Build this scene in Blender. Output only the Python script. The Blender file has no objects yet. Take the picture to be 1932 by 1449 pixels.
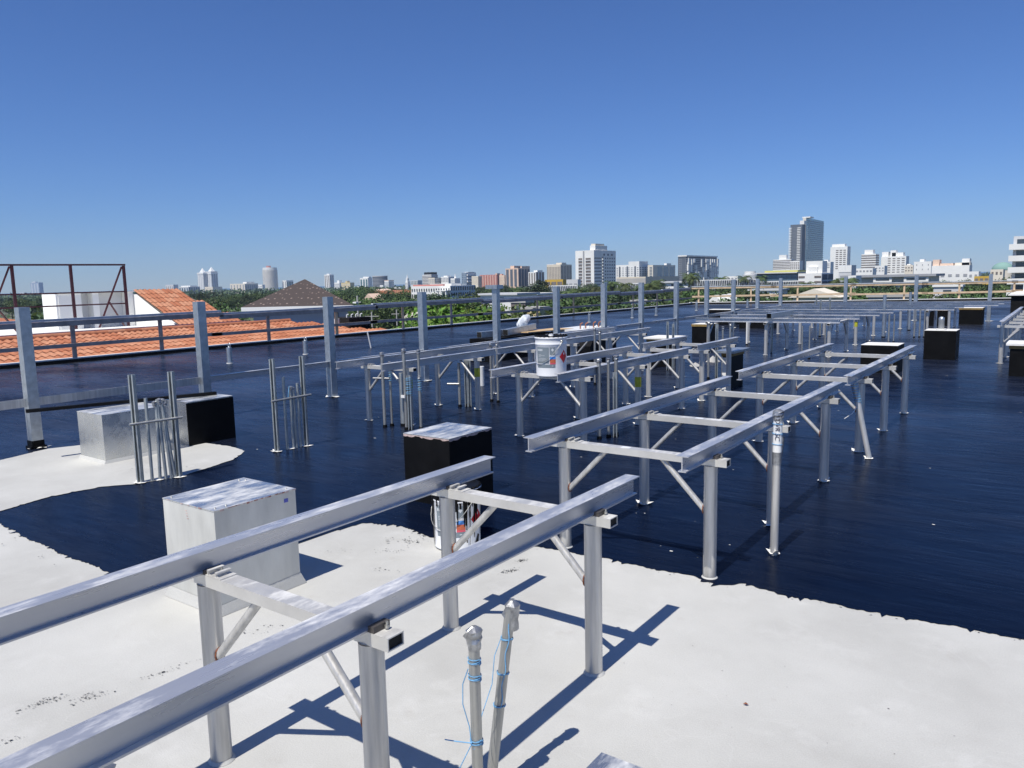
import bpy, bmesh, math, random
from mathutils import Vector, Matrix
from mathutils.geometry import tessellate_polygon
random.seed(7)
R = random.random
U = random.uniform
S = bpy.context.scene
COL = S.collection
rad = math.radians

# ------------------------------------------------------------------ camera
EYE = 1.58                                  # lens height above the roof membrane
FPX = 1462.64                               # focal length in pixels of a 1932 px wide frame
ROT = Matrix(((0.81141322, -0.05903717, 0.58148362),
              (0.58405780, 0.11939152, -0.80288365),
              (-0.02202423, 0.99109045, 0.13135697)))
cd = bpy.data.cameras.new('camera')
cam = bpy.data.objects.new('camera', cd)
COL.objects.link(cam)
cd.sensor_width = 36.0
cd.lens = 36.0 * FPX / 1932.0
cd.clip_start = 0.05
cd.clip_end = 20000
cam.matrix_world = Matrix.Translation((0, 0, EYE)) @ ROT.to_4x4()
S.camera = cam

# ------------------------------------------------------------------ sky, sun, exposure
SUN_EL, SUN_STR, SKY_STR = 60.0, 4.5, 0.085
w = bpy.data.worlds.new('World')
S.world = w
w.use_nodes = True
nt = w.node_tree
nt.nodes.clear()
sky = nt.nodes.new('ShaderNodeTexSky')
sky.sky_type = 'NISHITA'
sky.sun_disc = False
sky.sun_elevation = rad(SUN_EL)
sky.sun_rotation = rad(180.0)               # sun stands towards -Y
sky.altitude = 0
sky.air_density = 1.0
sky.dust_density = 0.0
sky.ozone_density = 9.0
bg = nt.nodes.new('ShaderNodeBackground')
bg.inputs['Strength'].default_value = SKY_STR
wo = nt.nodes.new('ShaderNodeOutputWorld')
tint = nt.nodes.new('ShaderNodeMix')          # the camera's deep blue rendering of the whole sky
tint.data_type = 'RGBA'
tint.blend_type = 'MULTIPLY'
tint.inputs['Factor'].default_value = 1.0
ti = [i for i in tint.inputs if i.type == 'RGBA']
ti[1].default_value = (0.60, 0.745, 1.03, 1)
nt.links.new(sky.outputs[0], ti[0])
nt.links.new([o for o in tint.outputs if o.type == 'RGBA'][0], bg.inputs[0])
nt.links.new(bg.outputs[0], wo.inputs[0])
sl = bpy.data.lights.new('sun', 'SUN')
sl.energy = SUN_STR
sl.angle = rad(0.5)
sl.color = (1.0, 0.95, 0.86)
so = bpy.data.objects.new('sun', sl)
COL.objects.link(so)
so.location = (0, -20, 40)
so.rotation_euler = Vector((0, math.cos(rad(SUN_EL)), -math.sin(rad(SUN_EL)))).to_track_quat('-Z', 'Y').to_euler()
S.view_settings.view_transform = 'Standard'
S.view_settings.look = 'None'
S.view_settings.exposure = 0.24
S.view_settings.gamma = 1.0
S.view_settings.use_curve_mapping = False

# ------------------------------------------------------------------ placing helpers
def ray(px, py):
    return ROT @ Vector((px - 966.0, 724.5 - py, -FPX))
def on(px, py, z=0.0):                      # point at height z
    d = ray(px, py); t = (z - EYE) / d.z
    return Vector((d.x * t, d.y * t, z))
def far(px, py, depth):                     # point at a given distance along the view axis
    d = ray(px, py) * (depth / FPX)
    return Vector((d.x, d.y, d.z + EYE))
def onx(px, py, X):                         # point on the plane x = X
    d = ray(px, py); t = X / d.x
    return Vector((X, d.y * t, d.z * t + EYE))
def ony(px, py, Y):
    d = ray(px, py); t = Y / d.y
    return Vector((d.x * t, Y, d.z * t + EYE))

# ------------------------------------------------------------------ materials
MATS = {}
def new_mat(name):
    m = bpy.data.materials.new(name); m.use_nodes = True
    MATS[name] = m
    n = m.node_tree.nodes
    return m, m.node_tree, n['Principled BSDF']
def pos_noise(t, scale, detail=4, rough=0.6, vec=(1, 1, 1), obj=False, turn=0.0):
    n = t.nodes
    if obj:
        g = n.new('ShaderNodeTexCoord'); src = g.outputs['Object']
    else:
        g = n.new('ShaderNodeNewGeometry'); src = g.outputs['Position']
    mp = n.new('ShaderNodeMapping'); mp.inputs['Scale'].default_value = vec
    mp.inputs['Rotation'].default_value = (0, 0, turn)
    t.links.new(src, mp.inputs['Vector'])
    no = n.new('ShaderNodeTexNoise')
    no.inputs['Scale'].default_value = scale
    no.inputs['Detail'].default_value = detail
    no.inputs['Roughness'].default_value = rough
    t.links.new(mp.outputs[0], no.inputs['Vector'])
    return no
def ramp(t, src, stops):
    r = t.nodes.new('ShaderNodeValToRGB')
    e = r.color_ramp.elements
    while len(e) > 1: e.remove(e[-1])
    e[0].position = stops[0][0]; e[0].color = (*stops[0][1], 1)
    for p, c in stops[1:]:
        k = e.new(p); k.color = (*c, 1)
    t.links.new(src, r.inputs[0])
    return r
def grey(v): return (v, v, v)
def bump(t, b, src, strength, dist):
    k = t.nodes.new('ShaderNodeBump')
    k.inputs['Strength'].default_value = strength
    k.inputs['Distance'].default_value = dist
    t.links.new(src, k.inputs['Height'])
    t.links.new(k.outputs[0], b.inputs['Normal'])
    return k
def simple(name, col, rough=0.6, metal=0.0, var=0.12, scale=6.0, bmp=0.0, spec=0.5, obj=False):
    m, t, b = new_mat(name)
    no = pos_noise(t, scale, obj=obj)
    lo = tuple(c * (1 - var) for c in col); hi = tuple(min(1, c * (1 + var)) for c in col)
    r = ramp(t, no.outputs[0], [(0.3, lo), (0.7, hi)])
    t.links.new(r.outputs[0], b.inputs['Base Color'])
    b.inputs['Roughness'].default_value = rough
    b.inputs['Metallic'].default_value = metal
    b.inputs['Specular IOR Level'].default_value = spec
    if bmp: bump(t, b, no.outputs[0], 0.4, bmp)
    return m
def mixc(t, fac, a, b):
    m = t.nodes.new('ShaderNodeMix'); m.data_type = 'RGBA'
    if isinstance(fac, float): m.inputs['Factor'].default_value = fac
    else: t.links.new(fac, m.inputs['Factor'])
    for s, v in (('A', a), ('B', b)):
        i = [x for x in m.inputs if x.name == s and x.type == 'RGBA'][0]
        if isinstance(v, tuple): i.default_value = (*v, 1)
        else: t.links.new(v, i)
    return [o for o in m.outputs if o.type == 'RGBA'][0]
def mth(t, op, a, b=None):
    m = t.nodes.new('ShaderNodeMath'); m.operation = op
    for i, v in enumerate((a, b)):
        if v is None: continue
        if isinstance(v, (int, float)): m.inputs[i].default_value = v
        else: t.links.new(v, m.inputs[i])
    return m.outputs[0]

# white granulated cap sheet
m, t, b = new_mat('white_membrane')
n1 = pos_noise(t, 0.9, 5); n2 = pos_noise(t, 160, 3, 0.8); n3 = pos_noise(t, 7, 6, 0.7)
c = ramp(t, n1.outputs[0], [(0.28, (0.415, 0.412, 0.39)), (0.5, (0.505, 0.505, 0.48)), (0.72, (0.575, 0.575, 0.55))])
c2 = ramp(t, n2.outputs[0], [(0.25, grey(0.86)), (0.65, grey(1.0))])
mm = t.nodes.new('ShaderNodeMix'); mm.data_type = 'RGBA'; mm.blend_type = 'MULTIPLY'; mm.inputs['Factor'].default_value = 1
ci = [x for x in mm.inputs if x.type == 'RGBA']
t.links.new(c.outputs[0], ci[0]); t.links.new(c2.outputs[0], ci[1])
dirt = ramp(t, n3.outputs[0], [(0.60, grey(0.0)), (0.78, grey(0.35))])
oc = mixc(t, dirt.outputs[0], [o for o in mm.outputs if o.type == 'RGBA'][0], (0.36, 0.335, 0.30))
t.links.new(oc, b.inputs['Base Color'])
b.inputs['Roughness'].default_value = 0.75
b.inputs['Specular IOR Level'].default_value = 0.25
n4 = pos_noise(t, 1.3, 3, 0.5); n4.inputs['Distortion'].default_value = 1.2
crease = ramp(t, mth(t, 'ABSOLUTE', mth(t, 'SUBTRACT', n4.outputs[0], 0.5)), [(0.0, grey(1.0)), (0.010, grey(0.0))])
n5 = pos_noise(t, 2.6, 3, 0.5)
cm_ = mth(t, 'MULTIPLY', crease.outputs[0], mth(t, 'MULTIPLY', mth(t, 'GREATER_THAN', n5.outputs[0], 0.52), 0.09))
oc = mixc(t, cm_, oc, (0.66, 0.66, 0.64))
n6 = pos_noise(t, 3.4, 5, 0.65)
pale = ramp(t, n6.outputs[0], [(0.56, grey(0.0)), (0.74, grey(0.45))])
oc = mixc(t, pale.outputs[0], oc, (0.60, 0.60, 0.58))
t.links.new(oc, b.inputs['Base Color'])
ad = mth(t, 'ADD', mth(t, 'ADD', mth(t, 'MULTIPLY', n2.outputs[0], 0.30), mth(t, 'MULTIPLY', n1.outputs[0], 1.2)), mth(t, 'ADD', mth(t, 'MULTIPLY', cm_, 0.5), mth(t, 'MULTIPLY', n6.outputs[0], 0.5)))
bump(t, b, ad, 0.40, 0.014)

# black roof coating, rolled on: body colour carries the blue of reflected sky, under a thin gloss that breaks up in roller streaks
m, t, b = new_mat('black_coating')
t.nodes.remove(b)
n1 = pos_noise(t, 0.55, 5); n2 = pos_noise(t, 2.6, 5, 0.6, (0.32, 1.0, 1), turn=rad(-32)); n3 = pos_noise(t, 17, 4, 0.7, (0.16, 1, 1), turn=rad(-38))
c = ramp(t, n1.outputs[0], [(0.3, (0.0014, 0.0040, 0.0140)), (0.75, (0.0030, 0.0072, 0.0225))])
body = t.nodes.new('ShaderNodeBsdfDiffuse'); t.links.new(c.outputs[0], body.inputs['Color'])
gl = t.nodes.new('ShaderNodeBsdfGlossy'); gl.inputs['Color'].default_value = (0.92, 0.96, 1.0, 1)
rr = ramp(t, n2.outputs[0], [(0.3, grey(0.18)), (0.72, grey(0.36))])
t.links.new(rr.outputs[0], gl.inputs['Roughness'])
k = t.nodes.new('ShaderNodeBump'); k.inputs['Strength'].default_value = 0.65; k.inputs['Distance'].default_value = 0.013
t.links.new(mth(t, 'ADD', n2.outputs[0], mth(t, 'MULTIPLY', n3.outputs[0], 0.24)), k.inputs['Height'])
n7 = pos_noise(t, 0.23, 3, 0.5); n7.inputs['Distortion'].default_value = 0.8
fr = t.nodes.new('ShaderNodeFresnel'); fr.inputs['IOR'].default_value = 1.38
for n in (body, gl, fr): t.links.new(k.outputs[0], n.inputs['Normal'])
sheen = ramp(t, mth(t, 'ADD', mth(t, 'MULTIPLY', n7.outputs[0], 0.65), mth(t, 'MULTIPLY', n3.outputs[0], 0.35)), [(0.38, grey(0.24)), (0.60, grey(0.72))])
mx = t.nodes.new('ShaderNodeMixShader')
t.links.new(mth(t, 'MULTIPLY', fr.outputs[0], sheen.outputs[0]), mx.inputs[0])
t.links.new(body.outputs[0], mx.inputs[1]); t.links.new(gl.outputs[0], mx.inputs[2])
t.links.new(mx.outputs[0], t.nodes['Material Output'].inputs['Surface'])

def metal(name, base, rough, blotch, scale=9, var=0.14, metallic=0.85, aniso=(1, 1, 1), grain=0.0):
    """bare metal; blotch > 0 leaves chalky white overspray and oxide on upward faces"""
    m, t, b = new_mat(name)
    n1 = pos_noise(t, scale, 5, 0.6, aniso); n2 = pos_noise(t, scale * 4.3, 4, 0.7, aniso)
    lo = tuple(x * (1 - var) for x in base); hi = tuple(min(1, x * (1 + var)) for x in base)
    c = ramp(t, n1.outputs[0], [(0.3, lo), (0.7, hi)])
    rr = ramp(t, n2.outputs[0], [(0.3, grey(max(0.05, rough - 0.09))), (0.7, grey(rough + 0.1))])
    b.inputs['Metallic'].default_value = metallic
    if blotch > 0:
        g = t.nodes.new('ShaderNodeNewGeometry'); sp = t.nodes.new('ShaderNodeSeparateXYZ')
        t.links.new(g.outputs['Normal'], sp.inputs[0])
        up = ramp(t, sp.outputs[2], [(0.7, grey(0.0)), (0.9, grey(1.0))])
        n3 = pos_noise(t, 13, 6, 0.75, (1, 0.28, 1))
        k = ramp(t, n3.outputs[0], [(0.60 - blotch * 0.28, grey(0)), (0.80 - blotch * 0.2, grey(0.8))])
        fac = mth(t, 'MULTIPLY', up.outputs[0], k.outputs[0])
        oc = mixc(t, fac, c.outputs[0], (0.80, 0.80, 0.78))
        t.links.new(oc, b.inputs['Base Color'])
        t.links.new(mth(t, 'MULTIPLY', mth(t, 'SUBTRACT', 1.0, fac), metallic), b.inputs['Metallic'])
        t.links.new(mth(t, 'ADD', rr.outputs[0], mth(t, 'MULTIPLY', fac, 0.4)), b.inputs['Roughness'])
    else:
        t.links.new(c.outputs[0], b.inputs['Base Color'])
        t.links.new(rr.outputs[0], b.inputs['Roughness'])
    if grain: bump(t, b, n2.outputs[0], grain, 0.002)
    return m
metal('rail_aluminium', (0.575, 0.58, 0.60), 0.31, 0.48, 5, 0.13, 0.62, (1, 0.12, 1))
metal('tube_aluminium', (0.62, 0.61, 0.58), 0.42, 0.55, 7, 0.10, 0.45)
metal('leg_aluminium', (0.56, 0.55, 0.525), 0.40, 0.0, 30, 0.24, 0.50, (1, 1, 0.07))
metal('galvanised', (0.47, 0.51, 0.54), 0.38, 0.0, 16, 0.16, 0.78, (1, 1, 1), 0.05)
metal('galvanised_sheet', (0.62, 0.63, 0.62), 0.27, 0.7, 3.0, 0.10, 0.85)
metal('strut_steel', (0.45, 0.48, 0.48), 0.40, 0.0, 12, 0.15, 0.7)
metal('conduit_steel', (0.42, 0.42, 0.40), 0.40, 0.0, 14, 0.12, 0.7, (1, 1, 0.3))
metal('duct_tape', (0.36, 0.365, 0.37), 0.34, 0.0, 40, 0.35, 0.7)
metal('painted_sheet', (0.58, 0.58, 0.545), 0.45, 0.75, 5, 0.20, 0.25, (1, 1, 0.3))
metal('dark_metal', (0.10, 0.09, 0.085), 0.5, 0.0, 30, 0.3, 0.5)
simple('tar', (0.005, 0.005, 0.0055), 0.5, 0, 0.4, 8, 0.003, 0.14)
simple('tar_matte', (0.008, 0.008, 0.0085), 0.6, 0, 0.4, 8, 0.003, 0.15)
simple('void', (0.006, 0.006, 0.006), 0.9, 0, 0.2, 4)
simple('white_flake', (0.78, 0.77, 0.73), 0.7, 0, 0.08, 20)
simple('white_paint', (0.80, 0.81, 0.82), 0.30, 0, 0.03, 6)
simple('white_plastic', (0.78, 0.78, 0.76), 0.35, 0, 0.04, 6)
simple('label_grey', (0.20, 0.24, 0.27), 0.4, 0, 0.08, 20)
simple('label_light', (0.60, 0.63, 0.65), 0.4, 0, 0.08, 20)
simple('label_blue', (0.08, 0.28, 0.70), 0.4, 0, 0.08, 20)
simple('label_orange', (0.55, 0.13, 0.06), 0.4, 0, 0.08, 20)
simple('label_pink', (0.72, 0.10, 0.14), 0.4, 0, 0.08, 20)
simple('diamond_red', (0.55, 0.015, 0.025), 0.35, 0, 0.08, 20)
simple('blue_twine', (0.16, 0.38, 0.62), 0.6, 0, 0.2, 60)
simple('blue_tape', (0.10, 0.12, 0.48), 0.5, 0, 0.1, 60)
simple('primer_pale', (0.52, 0.40, 0.37), 0.6, 0, 0.3, 30)
simple('red_primer', (0.36, 0.17, 0.14), 0.7, 0, 0.4, 35)
simple('rust', (0.20, 0.07, 0.035), 0.8, 0, 0.4, 60)
simple('ink', (0.04, 0.03, 0.05), 0.6, 0, 0.1, 20)
simple('yellow_mark', (0.45, 0.45, 0.03), 0.6, 0, 0.2, 20)
simple('yellow_board', (0.24, 0.16, 0.05), 0.7, 0, 0.25, 14)
simple('copper', (0.35, 0.15, 0.09), 0.5, 0.4, 0.2, 20)
simple('plywood', (0.55, 0.38, 0.20), 0.7, 0, 0.18, 9)
simple('lumber_grey', (0.36, 0.31, 0.28), 0.8, 0, 0.25, 5)
simple('lumber_blue', (0.50, 0.53, 0.57), 0.6, 0, 0.15, 5)
simple('lumber_tan', (0.60, 0.45, 0.29), 0.8, 0, 0.2, 4)
simple('oxide_red', (0.085, 0.022, 0.028), 0.6, 0.1, 0.3, 9)
simple('sheeting', (0.62, 0.66, 0.70), 0.35, 0, 0.1, 9)
# terracotta: each tile its own tint
m, t, b = new_mat('terracotta')
oi = t.nodes.new('ShaderNodeObjectInfo')
n1 = pos_noise(t, 9, 4)
a = ramp(t, oi.outputs['Random'], [(0.0, (0.37, 0.125, 0.058)), (0.5, (0.45, 0.175, 0.088)), (1.0, (0.50, 0.235, 0.135))])
k = ramp(t, n1.outputs[0], [(0.35, grey(0.78)), (0.7, grey(1.1))])
mm = t.nodes.new('ShaderNodeMix'); mm.data_type = 'RGBA'; mm.blend_type = 'MULTIPLY'; mm.inputs['Factor'].default_value = 1
ci = [x for x in mm.inputs if x.type == 'RGBA']
t.links.new(a.outputs[0], ci[0]); t.links.new(k.outputs[0], ci[1])
t.links.new([o for o in mm.outputs if o.type == 'RGBA'][0], b.inputs['Base Color'])
b.inputs['Roughness'].default_value = 0.8
# brown shingles with pale tips
m, t, b = new_mat('brown_shingle')
g = t.nodes.new('ShaderNodeNewGeometry')
vo = t.nodes.new('ShaderNodeTexVoronoi'); vo.inputs['Scale'].default_value = 3.6; vo.inputs['Randomness'].default_value = 0.25
t.links.new(g.outputs['Position'], vo.inputs['Vector'])
k = ramp(t, vo.outputs['Distance'], [(0.16, (0.26, 0.20, 0.17)), (0.26, (0.060, 0.046, 0.042))])
t.links.new(k.outputs[0], b.inputs['Base Color']); b.inputs['Roughness'].default_value = 0.85
# city
WALLS = dict(white_stucco=(0.80, 0.80, 0.77), cream_stucco=(0.72, 0.66, 0.55), pale_grey=(0.58, 0.59, 0.60), beige=(0.66, 0.59, 0.47),
             pink_stucco=(0.62, 0.40, 0.33), rose=(0.48, 0.20, 0.17), peach=(0.70, 0.52, 0.40), mid_grey=(0.33, 0.34, 0.36),
             slate=(0.10, 0.12, 0.15), yellow_stucco=(0.55, 0.36, 0.05), pale_yellow=(0.62, 0.52, 0.28), teal_roof=(0.20, 0.34, 0.30),
             lime_roof=(0.55, 0.52, 0.16), far_blue=(0.30, 0.36, 0.44), lilac_wall=(0.48, 0.46, 0.48), concrete=(0.42, 0.41, 0.39))
for k_, v_ in WALLS.items(): simple(k_, v_, 0.8, 0, 0.07, 0.12)
simple('window_glass', (0.05, 0.07, 0.09), 0.12, 0, 0.3, 0.3, 0, 0.8)
simple('blue_glass', (0.10, 0.17, 0.24), 0.10, 0.2, 0.2, 0.2, 0, 0.8)
simple('sea_glass', (0.10, 0.19, 0.20), 0.12, 0.2, 0.2, 0.2, 0, 0.8)
simple('shade_brown', (0.19, 0.165, 0.15), 0.8, 0, 0.2, 0.3)
simple('soil', (0.09, 0.10, 0.06), 0.95, 0, 0.4, 0.02)
simple('asphalt', (0.22, 0.215, 0.20), 0.9, 0, 0.15, 0.2)
simple('sea_water', (0.03, 0.09, 0.13), 0.25, 0, 0.1, 0.01)
def leafmat(name, a, c):
    m, t, b = new_mat(name)
    oi = t.nodes.new('ShaderNodeObjectInfo')
    n1 = pos_noise(t, 0.55, 3, 0.6)
    k1 = ramp(t, n1.outputs[0], [(0.3, a), (0.7, c)])
    hs = t.nodes.new('ShaderNodeHueSaturation')
    t.links.new(k1.outputs[0], hs.inputs['Color'])
    t.links.new(mth(t, 'ADD', mth(t, 'MULTIPLY', oi.outputs['Random'], 0.7), 0.65), hs.inputs['Value'])
    t.links.new(mth(t, 'ADD', mth(t, 'MULTIPLY', oi.outputs['Random'], 0.05), 0.475), hs.inputs['Hue'])
    t.links.new(hs.outputs[0], b.inputs['Base Color'])
    b.inputs['Roughness'].default_value = 0.6
    b.inputs['Specular IOR Level'].default_value = 0.3
leafmat('leaf', (0.045, 0.082, 0.026), (0.095, 0.140, 0.038))
leafmat('leaf_dark', (0.034, 0.060, 0.028), (0.066, 0.098, 0.038))
leafmat('leaf_lime', (0.080, 0.150, 0.018), (0.130, 0.210, 0.030))
leafmat('palm_leaf', (0.050, 0.078, 0.024), (0.095, 0.120, 0.036))
simple('bark', (0.16, 0.125, 0.095), 0.9, 0, 0.3, 3)

# ------------------------------------------------------------------ mesh helpers
class MB:
    def __init__(s): s.v = []; s.f = []; s.sm = []
    def add(s, vs, fs, smooth=False):
        o = len(s.v); s.v += [tuple(p) for p in vs]
        for f in fs:
            s.f.append(tuple(i + o for i in f)); s.sm.append(smooth)
        return s
    def box(s, x0, x1, y0, y1, z0, z1):
        return s.add([(x0, y0, z0), (x1, y0, z0), (x1, y1, z0), (x0, y1, z0), (x0, y0, z1), (x1, y0, z1), (x1, y1, z1), (x0, y1, z1)],
                     [(0, 3, 2, 1), (4, 5, 6, 7), (0, 1, 5, 4), (1, 2, 6, 5), (2, 3, 7, 6), (3, 0, 4, 7)])
    def bar(s, p0, p1, w, h):               # rectangular bar between two points, h measured upwards
        p0 = Vector(p0); p1 = Vector(p1); d = (p1 - p0).normalized()
        up = Vector((0, 0, 1)) if abs(d.z) < 0.95 else Vector((0, 1, 0))
        sd = d.cross(up).normalized(); up = sd.cross(d)
        a = []
        for p in (p0, p1):
            a += [p - sd * w / 2 - up * h / 2, p + sd * w / 2 - up * h / 2, p + sd * w / 2 + up * h / 2, p - sd * w / 2 + up * h / 2]
        return s.add(a, [(3, 2, 1, 0), (4, 5, 6, 7), (0, 1, 5, 4), (1, 2, 6, 5), (2, 3, 7, 6), (3, 0, 4, 7)])
    def cyl(s, p0, p1, r0, r1=None, n=14, caps=True):
        r1 = r0 if r1 is None else r1
        p0 = Vector(p0); p1 = Vector(p1); d = (p1 - p0).normalized()
        a = Vector((1, 0, 0)) if abs(d.x) < 0.9 else Vector((0, 1, 0))
        e = d.cross(a).normalized(); g = d.cross(e)
        r_ = [e * math.cos(2 * math.pi * i / n) + g * math.sin(2 * math.pi * i / n) for i in range(n)]
        lo = [p0 + q * r0 for q in r_]; hi = [p1 + q * r1 for q in r_]
        s.add(lo + hi, [((i + 1) % n, i, i + n, (i + 1) % n + n)[::-1] for i in range(n)], True)
        if caps:
            s.add(lo, [tuple(range(n))]); s.add(hi, [tuple(range(n))[::-1]])
        return s
    def path(s, pts, r, n=7):
        for a, b in zip(pts[:-1], pts[1:]): s.cyl(a, b, r, r, n, True)
        return s
    def lathe(s, prof, c=(0, 0, 0), n=32):
        k = len(prof); vs = []
        for r, z in prof:
            for i in range(n):
                a = 2 * math.pi * i / n
                vs.append((c[0] + r * math.cos(a), c[1] + r * math.sin(a), c[2] + z))
        fs = [(j * n + i, j * n + (i + 1) % n, (j + 1) * n + (i + 1) % n, (j + 1) * n + i) for j in range(k - 1) for i in range(n)]
        return s.add(vs, fs, True)
    def prism(s, pts, z0, z1):
        n = len(pts)
        return s.add([(x, y, z0) for x, y in pts] + [(x, y, z1) for x, y in pts],
                     [tuple(range(n))[::-1], tuple(range(n, 2 * n))] + [(i, (i + 1) % n, (i + 1) % n + n, i + n) for i in range(n)])
    def xprism(s, pts, a0, a1, axis='y'):   # profile in (x,z) swept along y, or (y,z) along x
        n = len(pts)
        P = (lambda p, q, a: (p, a, q)) if axis == 'y' else (lambda p, q, a: (a, p, q))
        return s.add([P(p, q, a0) for p, q in pts] + [P(p, q, a1) for p, q in pts],
                     [tuple(range(n)), tuple(range(n, 2 * n))[::-1]] + [(i, i + n, (i + 1) % n + n, (i + 1) % n) for i in range(n)])
    def mesh(s, name, mat=None, off=(0, 0, 0)):
        me = bpy.data.meshes.new(name)
        me.from_pydata([(x - off[0], y - off[1], z - off[2]) for x, y, z in s.v], [], s.f)
        me.polygons.foreach_set('use_smooth', s.sm)
        bm = bmesh.new(); bm.from_mesh(me); bmesh.ops.recalc_face_normals(bm, faces=bm.faces); bm.to_mesh(me); bm.free()
        if mat: me.materials.append(MATS[mat])
        return me
def raw(name, verts, faces, mat, smooth=False):
    me = bpy.data.meshes.new(name); me.from_pydata(verts, [], faces)
    if smooth: me.polygons.foreach_set('use_smooth', [True] * len(me.polygons))
    me.materials.append(MATS[mat]); return me
def link(name, data, parent=None, loc=(0, 0, 0), rot=(0, 0, 0), scale=None):
    o = bpy.data.objects.new(name, data); COL.objects.link(o)
    if parent: o.parent = parent
    o.location = loc; o.rotation_euler = rot
    if scale: o.scale = scale
    return o
def tag(o, label, cat, group=None):
    o['label'] = label; o['category'] = cat
    if group: o['group'] = group
    return o
def thing(name, label, cat, loc=(0, 0, 0), rz=0, group=None):
    return tag(link(name, None, None, loc, (0, 0, rz)), label, cat, group)
def part(name, mb, mat, root, label=None, world=True):
    """one mesh as a part; vertices given in world coordinates unless told otherwise"""
    off = (0, 0, 0)
    if world:
        p = root; off = Vector((0, 0, 0))
        while p: off = off + p.location; p = p.parent
    o = link(name, mb.mesh(name, mat, off), root)
    if label: o['label'] = label
    return o
def single(name, mb, mat, label, cat, loc=(0, 0, 0), group=None):
    return tag(link(name, mb.mesh(name, mat, loc), None, loc), label, cat, group)
def struct(name, me, kind='structure', **k):
    o = link(name, me, **k); o['kind'] = kind; return o
CACHE = {}
def cached(key, fn):
    if key not in CACHE: CACHE[key] = fn()
    return CACHE[key]
ORD = ['first', 'second', 'third', 'fourth', 'fifth', 'sixth', 'seventh', 'eighth', 'ninth', 'tenth', 'eleventh', 'twelfth', 'thirteenth', 'fourteenth', 'fifteenth', 'sixteenth', 'seventeenth', 'eighteenth', 'nineteenth', 'twentieth']

# ================================================================== LARGE STRUCTURE
GZ = -14.0                                   # street level
# --- ground and sea
gm = MB().add([(-3200, -600, GZ), (1500, -600, GZ), (2600, 3400, GZ), (-3200, 3400, GZ)], [(0, 1, 2, 3)])
struct('ground', gm.mesh('ground', 'soil'))
sm_ = MB().add([(-14000, -14000, GZ - 1.0), (14000, -14000, GZ - 1.0), (14000, 14000, GZ - 1.0), (-14000, 14000, GZ - 1.0)], [(0, 1, 2, 3)])
struct('sea', sm_.mesh('sea', 'sea_water'))
# road and parking seen past the left roof edge
rm = MB()
a_, b_, c_, d_ = on(690, 625, GZ), on(830, 612, GZ), on(800, 602, GZ), on(680, 611, GZ)
rm.add([(p.x, p.y, GZ + 0.02) for p in (a_, b_, c_, d_)], [(0, 1, 2, 3)])
struct('road', rm.mesh('road', 'asphalt'))

# --- roof of the building we stand on: white membrane over walls that go down to the street
ROOF = [(-18.0, -14.0), (24.0, -14.0), (24.0, 60.0), (-2.7, 49.0), (-18.0, 43.0)]
rb = MB().prism(ROOF, GZ, 0.0)
struct('roof', rb.mesh('roof', 'white_membrane'))

def ragged(pts, amp, step, seed, tooth=0.0):
    """resample an open polyline and roughen it like a rolled-on coating edge"""
    rnd = random.Random(seed); out = []; drift = 0
    for (x0, y0), (x1, y1) in zip(pts[:-1], pts[1:]):
        L = math.hypot(x1 - x0, y1 - y0); n = max(1, int(L / step)); nx, ny = -(y1 - y0) / max(L, 1e-6), (x1 - x0) / max(L, 1e-6)
        for i in range(n):
            q = i / n; drift = drift * 0.86 + rnd.gauss(0, amp * 0.5)
            k = drift + (rnd.uniform(0.2, 1.35) ** 2 * tooth if rnd.random() < 0.13 else rnd.uniform(-0.1, 0.1) * tooth)
            out.append((x0 + (x1 - x0) * q + nx * k, y0 + (y1 - y0) * q + ny * k))
    out.append(pts[-1])
    return out
def sheet(name, pts, z, mat):
    tri = tessellate_polygon([[Vector((x, y, 0)) for x, y in pts]])
    me = raw(name, [(x, y, z) for x, y in pts], [tuple(f) for f in tri], mat)
    for p in me.polygons:
        if p.normal.z < 0: p.flip()
    return me
edge_a = ragged([(-17.93, 2.3), (-9.0, 2.2)], 0.02, 0.15, 1) + ragged([(-9.0, 2.2), (-5.89, 2.11), (-5.33, 2.07), (-4.35, 2.05), (-3.95, 2.04), (-3.86, 2.5), (-3.80, 3.15), (-3.77, 3.47), (-3.49, 3.55), (-3.25, 3.5), (-2.95, 3.55), (-2.59, 3.67),
         (-2.37, 3.73), (-2.09, 3.74), (-1.76, 3.735), (-1.56, 3.76), (-1.40, 3.72), (-1.29, 3.80), (-1.1, 3.75), (-0.72, 3.80), (0.6, 3.83), (3.0, 3.86)], 0.009, 0.014, 3, -0.026)
vs, fs, last = [], [], -99.0                  # strips from the ragged front edge back to y = 6, then the rest of the roof
for x, y in edge_a + [(6.0, 3.9), (23.9, 4.2)]:
    if x <= last + 0.0005: continue
    last = x; vs += [(x, y, 0.004), (x, 6.0, 0.004)]
fs = [(2 * i, 2 * i + 2, 2 * i + 3, 2 * i + 1) for i in range(len(vs) // 2 - 1)]
o_ = len(vs); vs += [(vs[0][0], 6.0, 0.004), (last, 6.0, 0.004), (last, 59.6, 0.004), (-2.75, 48.7, 0.004), (vs[0][0], 42.75, 0.004)]
fs.append((o_, o_ + 1, o_ + 2, o_ + 3, o_ + 4))
struct('black_roof_coating', raw('black_roof_coating', vs, fs, 'black_coating'))
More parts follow.
